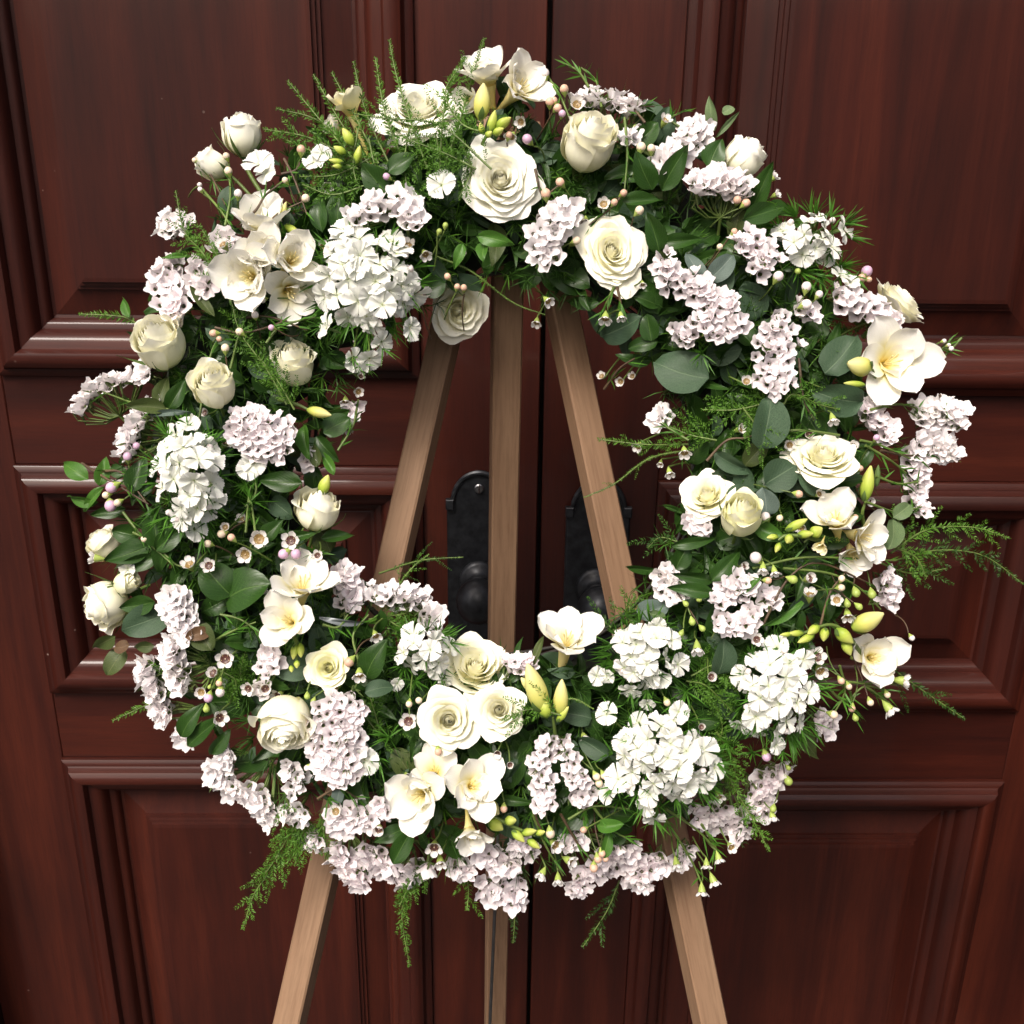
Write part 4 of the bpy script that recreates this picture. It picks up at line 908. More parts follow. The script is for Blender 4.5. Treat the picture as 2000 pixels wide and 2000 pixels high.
for i in range(46):
    a_ = rnd.uniform(0, 6.283); r_ = rnd.triangular(390, 740, 600); WL.append((CX+r_*math.cos(a_), CY+r_*math.sin(a_)*1.02, rnd.uniform(26, 34), (rnd.gauss(0, .4), rnd.gauss(0, .4), .8), rnd.choice([0, 1, 1])))
NW = len(WL)-46
for wi, (x, y, s, n, k) in enumerate(WL):
    d0, dn = dome(x, y); inside = math.hypot(x-CX, y-CY) < 345
    w = d0 + ((.026 if wi < NW else .010) if not inside else -.004)
    mt = place(P(x, y, w), n, rnd.random()*6, s/2*PX*.95)
    obj('waxflower', rnd.choice(WX[k]), wreath, mt)
    hub = P(x+(CX-x)*(.05 if not inside else -.20)+rnd.uniform(-15, 15), y+(CY-y)*(.05 if not inside else -.20)-18, w-.022)
    stemlet(mt @ Vector((0, 0, -1.1)), hub)
BM = {k: None for k in 'cpmwg'}
def bud_mesh(k):
    mb = MB(); m_ = M['bud'+k]; sphere(mb, (0, 0, 0), 1, m_, 12, 9, 1.05)
    th = np.linspace(0, 6.283, 8, endpoint=False)
    Q = np.array([[(r*math.cos(a), r*math.sin(a), z) for a in th] for r, z in ((.10, -1.8), (.34, -1.4), (.66, -.95), (.90, -.45))]); UV = np.zeros((4, 8, 2)); grid(mb, Q, UV, M['budg'], True)
    return mb.mesh('wax_bud')
for k in BM: BM[k] = bud_mesh(k)
BL = [(1064, 143, 18, 'w'), (1102, 174, 17, 'p'), (1074, 199, 17, 'p'), (1082, 196, 14, 'p'), (1089, 211, 16, 'p'), (1098, 222, 14, 'm'), (1030, 272, 19, 'm'), (994, 264, 14, 'p'), (1094, 356, 17, 'p'), (1066, 378, 19, 'p'), (1252, 287, 18, 'c'), (1272, 290, 16, 'c'), (1218, 377, 14, 'p'), (1200, 395, 13, 'p'), (1249, 411, 17, 'c'),
 (1440, 391, 16, 'p'), (1457, 397, 17, 'p'), (1406, 482, 12, 'c'), (1434, 452, 12, 'p'), (1693, 530, 22, 'm'), (1683, 543, 16, 'p'), (1697, 546, 12, 'p'), (1126, 470, 16, 'c'), (1844, 666, 9, 'w'), (1853, 674, 8, 'w'), (1858, 681, 10, 'w'), (218, 952, 22, 'm'), (216, 988, 23, 'm'), (207, 967, 14, 'c'), (230, 982, 15, 'c'),
 (267, 871, 14, 'm'), (249, 892, 17, 'm'), (417, 651, 15, 'p'), (428, 662, 11, 'p'), (468, 648, 15, 'c'), (440, 680, 16, 'c'), (282, 1053, 13, 'c'), (406, 1062, 15, 'c'), (433, 1043, 16, 'c'), (452, 1050, 15, 'p'), (554, 1082, 20, 'm'), (578, 1082, 20, 'm'), (428, 1334, 13, 'p'), (430, 1352, 18, 'w'), (407, 1363, 18, 'm'),
 (403, 1385, 16, 'g'), (409, 1342, 9, 'g'), (682, 1293, 19, 'p'), (856, 1468, 15, 'p'), (984, 1580, 14, 'p'), (1140, 1621, 13, 'p'), (1075, 1628, 18, 'c'), (1168, 1678, 16, 'p'), (1183, 1677, 13, 'p'), (1160, 1695, 17, 'p'), (1176, 1667, 14, 'p'), (1165, 1517, 15, 'c'), (1180, 1515, 14, 'c'), (1170, 1530, 15, 'c'), (1495, 1009, 18, 'w'),
 (1523, 1012, 13, 'c'), (1476, 1089, 22, 'w'), (1500, 1134, 14, 'p'), (1644, 1130, 13, 'c'), (1643, 1148, 14, 'c'), (1672, 1158, 20, 'g'), (1703, 1161, 20, 'g'), (1655, 1180, 16, 'g'), (1678, 1185, 16, 'g'), (1549, 1132, 20, 'g'), (1643, 1330, 14, 'p'), (1658, 1341, 13, 'c'), (1628, 1396, 17, 'c'), (1664, 1384, 14, 'p'), (1671, 1403, 15, 'g'),
 (1700, 1372, 14, 'c'), (1733, 1357, 13, 'c'), (1781, 1246, 12, 'w'), (1497, 1478, 18, 'm'), (1540, 1526, 20, 'g'), (1540, 1500, 12, 'g'), (1510, 1580, 16, 'g'), (442, 305, 14, 'c'), (380, 313, 10, 'c'), (446, 334, 16, 'c'), (390, 361, 10, 'w'), (391, 370, 10, 'w'), (465, 378, 16, 'w'), (588, 292, 17, 'p'), (597, 387, 16, 'c'),
 (557, 352, 12, 'c'), (1380, 650, 12, 'c'), (1320, 1470, 12, 'c'), (1303, 1372, 14, 'c'), (1670, 1010, 12, 'p'), (1712, 855, 13, 'm'), (1680, 915, 12, 'p'), (1560, 965, 15, 'p'), (799, 1375, 13, 'c'), (818, 1368, 13, 'c'), (755, 345, 14, 'm'), (1520, 540, 20, 'w'), (1575, 560, 19, 'w'), (1600, 575, 15, 'w'), (1575, 595, 20, 'w'),
 (1558, 530, 14, 'g'), (858, 452, 13, 'g'), (870, 440, 13, 'g'), (498, 615, 14, 'w'), (512, 585, 14, 'w'), (600, 1500, 12, 'w'), (1005, 1010, 0, 'w'), (820, 575, 12, 'p'), (874, 540, 13, 'p'), (893, 560, 12, 'p'), (906, 562, 13, 'p'), (1415, 1545, 0, 'g'), (530, 640, 12, 'm'), (612, 1370, 13, 'g'), (600, 1360, 14, 'g'), (790, 1080, 0, 'w'), (1365, 1170, 14, 'g'), (1352, 1215, 16, 'g'), (1372, 1228, 14, 'g'), (1340, 1180, 13, 'g'), (1330, 1238, 14, 'g')]
for x, y, s, k in BL:
    if not s: continue
    d0, dn = dome(x, y); w = d0+.028
    out = Vector((x-CX, -(y-CY), 0)).normalized()
    inside = math.hypot(x-CX, y-CY) < 345
    if inside: w = d0+.0; out = -out
    n = (out*rnd.uniform(.2, .9)+Vector((rnd.gauss(0, .4), rnd.gauss(0, .4)-(.5 if y > 1150 else -.1), .35))).normalized()
    mt = place(P(x, y, w), n, 0, s/2*PX*(.80 if k == 'g' else .95)); obj('wax_bud', BM[k], wreath, mt)
    e = mt @ Vector((0, 0, -2.0)); hub = e - n*rnd.uniform(.014, .03) + Vector((rnd.gauss(0, .004), rnd.gauss(0, .004), -.012))
    stemlet(e, hub, .0007, rnd.choice(['stemg', 'stemg', 'stemb']))
# thin twigs with needle leaves that carry the waxflowers
def waxtwig(pts, mat='stemg', needles=10, L=.016, w=.0016, dw=.02, nm='tuft'):
    c = poly([P(x, y, dome(x, y)[0]+dw) for x, y in pts], 24) if len(pts) > 2 else bez([P(x, y, dome(x, y)[0]+dw) for x, y in pts], 24)
    mb = MB(); tube(mb, c, np.linspace(.0013, .0007, 24), M[mat], 5)
    for k in range(needles):
        i = rnd.randrange(2, 23); t = Vector(c[i]-c[i-1]).normalized()
        needle_tuft(mb, c[i], t*1.3+Vector((rnd.gauss(0, .4), rnd.gauss(0, .4), .2)), 1, L, w, M[nm], .6)
    obj('waxflower_twig', mb, wreath)
for pts in ([(1490, 1220), (1540, 1130), (1600, 1100), (1700, 1140)], [(1530, 1110), (1620, 1120), (1680, 1150), (1720, 1190)], [(1470, 1110), (1560, 1090), (1660, 1090), (1750, 1095)], [(1600, 1230), (1620, 1160), (1650, 1120)],
            [(1110, 1600), (1160, 1575), (1230, 1580)], [(1095, 1590), (1130, 1650), (1165, 1690)], [(1160, 1578), (1195, 1620), (1230, 1640)], [(1300, 1580), (1360, 1620), (1400, 1660)], [(1300, 1600), (1350, 1680), (1372, 1730)], [(1370, 1610), (1395, 1650), (1400, 1670)],
            [(1040, 1560), (1052, 1610), (1075, 1640)], [(1150, 1570), (1140, 1590), (1141, 1612)], [(1040, 1590), (1065, 1650), (1100, 1710)],
            [(100+60, 905), (200, 930), (250, 960), (290, 985)], [(200, 920), (240, 925), (285, 980)], [(370, 940), (410, 700), (440, 660)], [(450, 720), (465, 660), (490, 600)], [(420, 640), (470, 650), (520, 640), (560, 625)], [(480, 620), (530, 620), (600, 645)], [(520, 670), (545, 640), (590, 625), (620, 620)],
            [(380, 310), (410, 340), (440, 400)], [(395, 370), (430, 410), (450, 440)], [(440, 440), (450, 380), (445, 330)], [(470, 440), (500, 410), (520, 380), (560, 350)], [(500, 470), (540, 420), (600, 390)], [(550, 340), (580, 330), (590, 295)], [(555, 310), (575, 350), (600, 420)],
            [(1045, 330), (1060, 380), (1095, 360)], [(1220, 230), (1225, 300), (1220, 370)], [(1150, 170), (1130, 140), (1105, 125)], [(1175, 210), (1165, 160), (1135, 132)], [(1070, 150), (1095, 190), (1120, 250)], [(1220, 370), (1200, 400), (1150, 440)], [(1260, 240), (1240, 210), (1278, 208)], [(1330, 250), (1310, 232), (1340, 215)],
            [(1615, 1340), (1650, 1370), (1690, 1340), (1740, 1355)], [(1640, 1300), (1650, 1350), (1625, 1400)], [(1660, 1350), (1668, 1400)], [(1690, 1340), (1720, 1360), (1740, 1375)], [(1640, 1330), (1700, 1335), (1750, 1325)],
            [(1380, 900), (1420, 860), (1470, 850), (1520, 790)], [(1560, 700), (1570, 780), (1590, 820)], [(1680, 860), (1720, 870), (1785, 900)], [(1690, 870), (1740, 900), (1770, 925)], [(1640, 850), (1560, 840), (1480, 850)],
            [(420, 1250), (460, 1230), (500, 1215)], [(430, 1200), (470, 1210), (510, 1240)], [(620, 1560), (660, 1540), (700, 1560)], [(630, 1220), (660, 1225), (680, 1200)], [(700, 1290), (690, 1240), (720, 1200)], [(480, 990), (500, 960), (495, 920)], [(480, 1040), (485, 980), (490, 950)], [(500, 1050), (492, 990), (486, 960)],
            [(260, 1040), (300, 1060), (340, 1100), (370, 1110)], [(240, 1000), (280, 1050), (340, 1105)], [(1835, 770), (1842, 790)], [(1878, 660), (1850, 690), (1820, 720)], [(1790, 700), (1840, 680), (1850, 670)], [(660, 880), (690, 830), (700, 780)], [(1180, 760), (1210, 720), (1240, 700)], [(1200, 560), (1185, 590), (1180, 610)], [(1205, 560), (1212, 590), (1213, 608)], [(1345, 860), (1315, 842), (1290, 826)], [(1700, 800), (1760, 790), (1830, 812)], [(1720, 880), (1780, 890), (1835, 880)], [(1710, 930), (1755, 945), (1795, 940)], [(1690, 980), (1750, 1000), (1800, 990)], [(330, 800), (270, 790), (200, 765)]):
    waxtwig(pts, rnd.choice(['stemg', 'stemg', 'stemb']))
obj('flower_stalks', TW, wreath, None, None, 'stuff')

# ---------- leaves
def leaf_mesh(kind, seed):
    rr = random.Random(seed); mb = MB(); nv, nu = 11, 7; v = np.linspace(0, 1, nv); Q = np.zeros((nv, nu, 3)); UV = np.zeros((nv, nu, 2))
    bend = rr.uniform(-.25, .45); fold = rr.uniform(.10, .32); tw = rr.uniform(-.25, .25); a = rr.uniform(0, 6.3); sway = rr.uniform(-.1, .1)
    for i, x in enumerate(v):
        if kind == 'round': wv = math.sin(math.pi*min(1, x**.88*.96+.04))**.52
        elif kind == 'long': wv = math.sin(math.pi*min(1, x**.92))**.8*(1-.12*x)
        else: wv = math.sin(math.pi*min(1, (x*.97)**.72))**.9*(1-.1*x)
        if i in (0, nv-1): wv = .03
        for j in range(nu):
            u = -1+2*j/(nu-1); y = wv*u*.5; z = fold*abs(u)*wv*.5 - bend*(x-.4)**2 + tw*u*(x-.3)*.5 + .025*math.sin(5*x+3*u+a)
            Q[i, j] = (y+sway*math.sin(3*x), x-.5, z); UV[i, j] = ((u+1)/2, x)
    grid(mb, Q, UV, None); mb.mats = []; return mb
LEAFG = {k: [leaf_mesh(k, s*3+11) for s in range(6)] for k in ('round', 'long', 'point')}
_lc = {}
def leaf_data(kind, i, mat):
    if (kind, i, mat) not in _lc:
        g = LEAFG[kind][i]; mb = MB(); mb.v, mb.f, mb.uv, mb.mi, mb.n = g.v, g.f, g.uv, g.mi, g.n; mb.mats = [M[mat]]
        _lc[kind, i, mat] = mb.mesh('leaf')
    return _lc[kind, i, mat]
def leafmat(px, py, L, W, ang, tilt, w, roll=0):
    """ang: picture direction of the tip in degrees (0 right, 90 up)"""
    a = R_(ang); d = Vector((math.cos(a)*math.cos(tilt), math.sin(a)*math.cos(tilt), math.sin(tilt)))
    x = Vector((math.sin(a), -math.cos(a), 0)); z = x.cross(d); m_ = Matrix((x, d, z)).transposed().to_4x4()
    ct = max(.45, math.cos(tilt))
    return Matrix.Translation(P(px, py, w)) @ m_ @ Matrix.Rotation(roll, 4, 'Y') @ Matrix.Diagonal((W*PX, L*PX/ct, L*PX, 1))
def put_leaf(px, py, L, W, ang, kind='point', mat='leaf', dw=.0, tilt=None, roll=None):
    inside = math.hypot(px-CX, py-CY) < 350
    w = dome(px, py)[0]+.014+dw
    obj('leaf', leaf_data(kind, rnd.randrange(6), mat), wreath, leafmat(px, py, L, W, ang, tilt if tilt is not None else rnd.uniform(-.3, .45), w, roll if roll is not None else rnd.uniform(-.45, .45)))
EU, PT = 'round', 'point'
LL = [(1496, 826, 98, 72, 78, EU, 'euc', .012), (1639, 776, 100, 62, 170, EU, 'euc', .008), (1642, 692, 92, 66, 50, EU, 'euc', -.002), (1524, 927, 70, 62, 30, EU, 'euc', .004), (1590, 935, 68, 58, 165, EU, 'euc', .004), (1493, 981, 52, 48, 100, EU, 'euc_g', .004),
 (1330, 720, 104, 84, 160, EU, 'euc', .0), (1358, 517, 58, 30, 120, EU, 'euc_g', .006), (1409, 522, 62, 40, 45, EU, 'euc_g', .008), (1415, 545, 60, 40, 80, EU, 'euc', .0), (1411, 1285, 66, 48, 80, EU, 'euc', .004), (479, 1155, 92, 82, 20, EU, 'leaf', .008), (425, 1132, 78, 66, 130, EU, 'leaf', .004),
 (283, 1214, 80, 62, 200, EU, 'euc', .0), (451, 392, 54, 46, 100, EU, 'euc', .0), (741, 1346, 52, 32, 10, EU, 'euc', .012), (997, 1612, 52, 40, 70, EU, 'euc', -.004), (1158, 1460, 62, 38, 150, EU, 'euc', .004), (1125, 1398, 60, 42, 170, EU, 'euc', -.006), (1763, 997, 44, 30, 35, EU, 'euc_p', .012), (1742, 1043, 58, 46, 260, EU, 'euc_p', .008),
 (1728, 1055, 40, 30, 200, EU, 'euc_p', .0), (1390, 222, 60, 24, 105, 'long', 'euc_p', .0), (1423, 216, 24, 20, 10, EU, 'euc_p', .004), (1421, 244, 62, 12, 48, 'long', 'euc_p', .0), (203, 1255, 54, 32, 205, PT, 'leaf_o', .006), (224, 1292, 56, 42, 235, EU, 'leaf_o', .004), (236, 1262, 34, 26, 190, EU, 'leaf_r', .012), (281, 1264, 40, 24, 185, PT, 'leaf_o', .0),
 (386, 1239, 40, 26, 190, EU, 'leaf_r', .016), (400, 1245, 52, 46, 300, EU, 'leaf_o', .012), (1290, 248, 70, 50, 60, EU, 'euc', -.008), (662, 1545, 50, 24, 80, EU, 'euc_g', .0), (880, 1200, 0, 0, 0, EU, 'euc', 0), (1275, 1190, 60, 40, 10, EU, 'euc_g', .0), (1283, 1202, 34, 18, 160, EU, 'euc_p', .006), (1095, 1490, 34, 46, 90, EU, 'leaf', -.004),
 (848, 560, 44, 42, 20, EU, 'leaf', -.004), (1260, 262, 60, 40, 40, EU, 'leaf', -.004),
 (1260, 332, 70, 48, 118, PT, 'leaf', .014), (1320, 328, 86, 44, 58, PT, 'leaf', .018), (1255, 390, 74, 30, 3, PT, 'leaf', .006), (1276, 455, 72, 42, 110, PT, 'leaf', .006), (1396, 302, 62, 48, 65, PT, 'leaf', .002), (1488, 370, 96, 42, 68, PT, 'leaf', .010), (1491, 416, 86, 42, 20, PT, 'leaf', .012), (1330, 470, 80, 30, 5, PT, 'leaf', -.004),
 (1240, 345, 60, 24, 200, PT, 'leaf', .0), (1215, 340, 66, 30, 190, PT, 'leaf', -.004), (786, 320, 60, 40, 30, PT, 'leaf', .010), (730, 348, 68, 50, 130, PT, 'leaf', .010), (968, 470, 70, 30, 345, PT, 'leaf_b', .016), (943, 490, 40, 26, 265, PT, 'leaf_b', .014), (895, 500, 50, 22, 250, PT, 'leaf_b', .004), (625, 412, 76, 36, 95, PT, 'leaf', .004), (660, 405, 80, 42, 85, PT, 'leaf', .004),
 (286, 795, 66, 30, 175, PT, 'leaf_o', .018), (316, 762, 60, 30, 75, PT, 'leaf_o', .0), (345, 770, 66, 34, 60, PT, 'leaf', .0), (146, 918, 64, 36, 148, PT, 'leaf_b', .010), (158, 977, 66, 24, 170, PT, 'leaf_b', .006), (200, 920, 56, 30, 80, PT, 'leaf_b', .004), (180, 975, 66, 22, 225, PT, 'leaf_b', .0), (212, 1000, 66, 28, 190, PT, 'leaf', -.004), (270, 925, 72, 42, 70, PT, 'leaf', .004),
 (249, 1081, 78, 48, 200, PT, 'leaf', .008), (266, 1100, 84, 34, 195, PT, 'leaf', .004), (245, 1042, 50, 40, 170, EU, 'leaf', .006), (299, 1030, 76, 46, 100, PT, 'leaf', .008), (335, 1050, 74, 40, 40, PT, 'leaf', .006), (270, 1180, 72, 40, 190, PT, 'leaf', .0), (320, 1085, 70, 44, 240, PT, 'leaf', .0), (373, 1408, 76, 38, 55, PT, 'leaf', .012), (402, 1428, 92, 34, 40, PT, 'leaf', .008),
 (519, 1468, 60, 26, 215, PT, 'leaf', .006), (1190, 1612, 48, 26, 10, EU, 'leaf_b', .010), (1188, 1646, 56, 24, 75, PT, 'leaf_b', .008), (1574, 1452, 80, 44, 310, PT, 'leaf_o', -.004), (1353, 1128, 78, 26, 170, PT, 'leaf', .014), (1350, 1152, 84, 28, 172, PT, 'leaf', .014), (1418, 1105, 76, 34, 45, PT, 'leaf', .010), (1355, 1060, 82, 24, 8, PT, 'leaf', .006),
 (1337, 1085, 60, 40, 60, PT, 'leaf', .004), (1504, 1040, 64, 34, 330, PT, 'leaf_b', .008), (733, 1288, 82, 52, 60, PT, 'leaf', .014), (790, 1648, 84, 38, 60, PT, 'leaf', .006), (760, 1630, 60, 34, 200, PT, 'leaf', .0), (1006, 1565, 72, 20, 355, PT, 'leaf', .002), (548, 940, 82, 42, 175, PT, 'leaf', .008), (637, 878, 64, 34, 310, PT, 'leaf', .0), (658, 832, 56, 44, 30, EU, 'leaf', .0),
 (597, 862, 66, 28, 280, PT, 'leaf_b', .0), (530, 1035, 54, 34, 40, PT, 'leaf', .004), (585, 1045, 60, 22, 5, PT, 'leaf', .008), (660, 1048, 60, 26, 5, PT, 'leaf', -.006), (1268, 640, 50, 36, 100, EU, 'leaf', -.004), (1262, 585, 56, 34, 160, PT, 'leaf', -.006), (1255, 672, 56, 30, 190, EU, 'leaf', -.004), (1240, 700, 70, 26, 175, PT, 'leaf', -.01),
 (1000, 1250, 0, 0, 0, PT, 'leaf', 0), (1052, 1268, 56, 16, 70, 'long', 'leaf_o', .0), (640, 905, 50, 20, 120, PT, 'leaf_b', .004), (615, 890, 44, 24, 100, PT, 'leaf_o', .0), (1565, 1140, 70, 30, 250, PT, 'leaf', -.002), (1530, 1200, 84, 16, 30, 'long', 'leaf_b', .012), (1465, 1145, 56, 14, 40, 'long', 'leaf_b', .016), (1660, 1010, 54, 30, 10, PT, 'leaf', .0), (1660, 940, 60, 34, 15, PT, 'leaf', -.002),
 (340, 500, 58, 13, 178, 'long', 'leaf_b', .014), (395, 590, 70, 22, 130, 'long', 'leaf_o', .010), (245, 600, 44, 20, 112, PT, 'leaf_b', .0), (330, 808, 80, 13, 4, 'long', 'euc_g', .012), (300, 545, 40, 12, 165, 'long', 'leaf_b', .0), (298, 560, 38, 12, 185, 'long', 'leaf_b', .0), (305, 575, 38, 12, 220, 'long', 'leaf_b', .0), (1750, 850, 0, 0, 0, PT, 'leaf', 0), (670, 1213, 84, 13, 175, 'long', 'wire', .006),
 (1430, 905, 80, 34, 330, PT, 'euc', -.004), (1450, 960, 60, 30, 10, PT, 'euc', -.006), (1560, 960, 60, 30, 350, PT, 'euc', -.006), (1205, 1640, 40, 20, 200, PT, 'leaf', -.004), (700, 1150, 50, 30, 30, PT, 'leaf', -.02), (575, 1300, 80, 50, 190, EU, 'euc', -.004), (1045, 1530, 60, 30, 300, PT, 'leaf', -.006), (1225, 1435, 60, 40, 40, PT, 'leaf', .0), (1400, 1120, 60, 30, 110, PT, 'leaf', .0), (430, 1450, 60, 30, 50, PT, 'leaf', .0)]
nl = 0
for (x, y, L, W, a, k, m_, dw) in LL:
    if L: put_leaf(x, y, L, W, a, k, m_, dw); nl += 1
# more leaves tucked between the flowers: bigger ones as objects, the dark depth as one mass
while nl < 292:
    a = rnd.uniform(0, 6.283); r = rnd.triangular(360, 745, 560); x, y = CX+r*math.cos(a), CY+r*math.sin(a)*1.02
    k = rnd.choice([PT, PT, PT, 'round']); L = rnd.uniform(52, 88)
    put_leaf(x, y, L, L*(rnd.uniform(.42, .6) if k == PT else .75), rnd.uniform(0, 360), k, rnd.choice(['leaf', 'leaf', 'leaf', 'euc', 'leaf_o']) if k == PT else rnd.choice(['euc', 'euc', 'leaf']), -.018+rnd.uniform(-.004, .008)); nl += 1
FILL = MB()
for i in range(2300):
    a = rnd.uniform(0, 6.283); r = rnd.triangular(340, 760, 560) ; x, y = CX+r*math.cos(a), CY+r*math.sin(a)*1.02
    k = rnd.choice([PT, PT, 'long', 'round']); g = LEAFG[k][rnd.randrange(6)]; mb = MB(); mb.v, mb.f, mb.uv, mb.mi, mb.n = g.v, g.f, g.uv, g.mi, g.n; mb.mats = [M[rnd.choice(['leaf', 'leaf', 'leaf', 'leaf', 'euc', 'leaf'])]]
    L = rnd.uniform(38, 78); W = L*{PT: .45, 'long': .22, 'round': .7}[k]
    d0 = dome(x, y)[0]
    FILL.addmb(mb, leafmat(x, y, L, W, rnd.uniform(0, 360), rnd.uniform(-.5, .8), d0-.012+rnd.uniform(-.022, .014), rnd.uniform(-.8, .8)))
for i in range(1500):
    a = rnd.uniform(0, 6.283); r = rnd.triangular(335, 770, 560); x, y = CX+r*math.cos(a), CY+r*math.sin(a)*1.02; d0, dn = dome(x, y)
    needle_tuft(FILL, P(x, y, d0-.006), dn+Vector((rnd.gauss(0, .5), rnd.gauss(0, .5), 0)), rnd.randint(6, 12), .021, .0011, M[rnd.choice(['fern_d', 'fern_d', 'fern_d', 'fern_d', 'fern'])], 1.1)
obj('filler_foliage', FILL, wreath, None, 'dark mass of small leaves and needles between the flowers', 'stuff')

# ---------- asparagus fern
def brush(mb, c, L0, mat, step=.0017, taper=True, w=.00062, per=3, fwd=.75):
    c = [Vector(p) for p in c]; seg = [(c[i+1]-c[i]).length for i in range(len(c)-1)]; tot = sum(seg); s = 0; i = 0; acc = 0
    n = max(4, int(tot/step)); V = []; F = []; UV = []
    for k in range(n):
        t = (k+.5)/n; d = t*tot; i = 0; a = d
        while i < len(seg)-1 and a > seg[i]: a -= seg[i]; i += 1
        p = c[i]+(c[i+1]-c[i])*(a/max(seg[i], 1e-9)); tg = (c[i+1]-c[i]).normalized()
        b1 = tg.cross(Vector((0, 0, 1)));
        if b1.length < .05: b1 = tg.cross(Vector((0, 1, 0)))
        b1.normalize(); b2 = tg.cross(b1)
        l = L0*(1.0 if not taper else (1-.65*t**2.0)*min(1, .45+t*3))
        for q in range(per):
            f = q*2*math.pi/per + k*1.1; f = (0 if q == 0 else math.pi if q == 1 else rnd.uniform(0, 6.28))+rnd.gauss(0, .45)
            dr = (tg*(fwd+rnd.uniform(-.2, .3)) + b1*math.cos(f) + b2*math.sin(f)).normalized(); e = p+dr*l*rnd.uniform(.7, 1.15)
            sd = dr.cross(Vector((rnd.gauss(0, 1), rnd.gauss(0, 1), rnd.gauss(0, 1)))).normalized()*w
            m0 = p+(e-p)*.5; b = len(V); V += [p, m0+sd, e, m0-sd]; F.append((b, b+1, b+2, b+3)); UV += [(.3, 0), (.3, .5), (.3, 1), (.3, .5)]
    mb.add(V, F, mat, UV)
def frond(pts, side=0, L=.0072, sl=.030, mat='fern', dw=.02, lab=None, per=3, droop=0., tipz=0.):
    """pts px path base->tip; side: number of side sprays"""
    n = 26; zz = [dome(x, y)[0] for x, y in pts]
    base = [P(x, y, (z if math.hypot(x-CX, y-CY) < 800 else zz[0]*.5)+dw+tipz*i/len(pts)) for i, ((x, y), z) in enumerate(zip(pts, zz))]
    c = poly(base, n) if len(base) > 2 else bez(base, n)
    mb = MB(); tube(mb, c, np.linspace(.0010, .0004, n), M['stemg'], 5); brush(mb, c[2:], L, M[mat], per=per)
    for k in range(side):
        i = int(1+(n-6)*(k+.5)/side); p = Vector(c[i]); tg = Vector(c[i+1]-c[i]).normalized(); s = 1 if k % 2 else -1
        nr = Vector((-tg.y, tg.x, 0)).normalized()*s
        l = sl*(1-.6*i/n)*rnd.uniform(.7, 1.15); d = (tg*.75+nr*.8+Vector((0, -droop, rnd.uniform(-.2, .5)))).normalized()
        cc = bez([p, p+d*l*.5, p+d*l+Vector((0, -.15-droop, 0))*l*.5+tg*l*.25], 8); brush(mb, cc, L*.70, M[mat], per=per)
    obj('fern_frond', mb, wreath, None, lab)
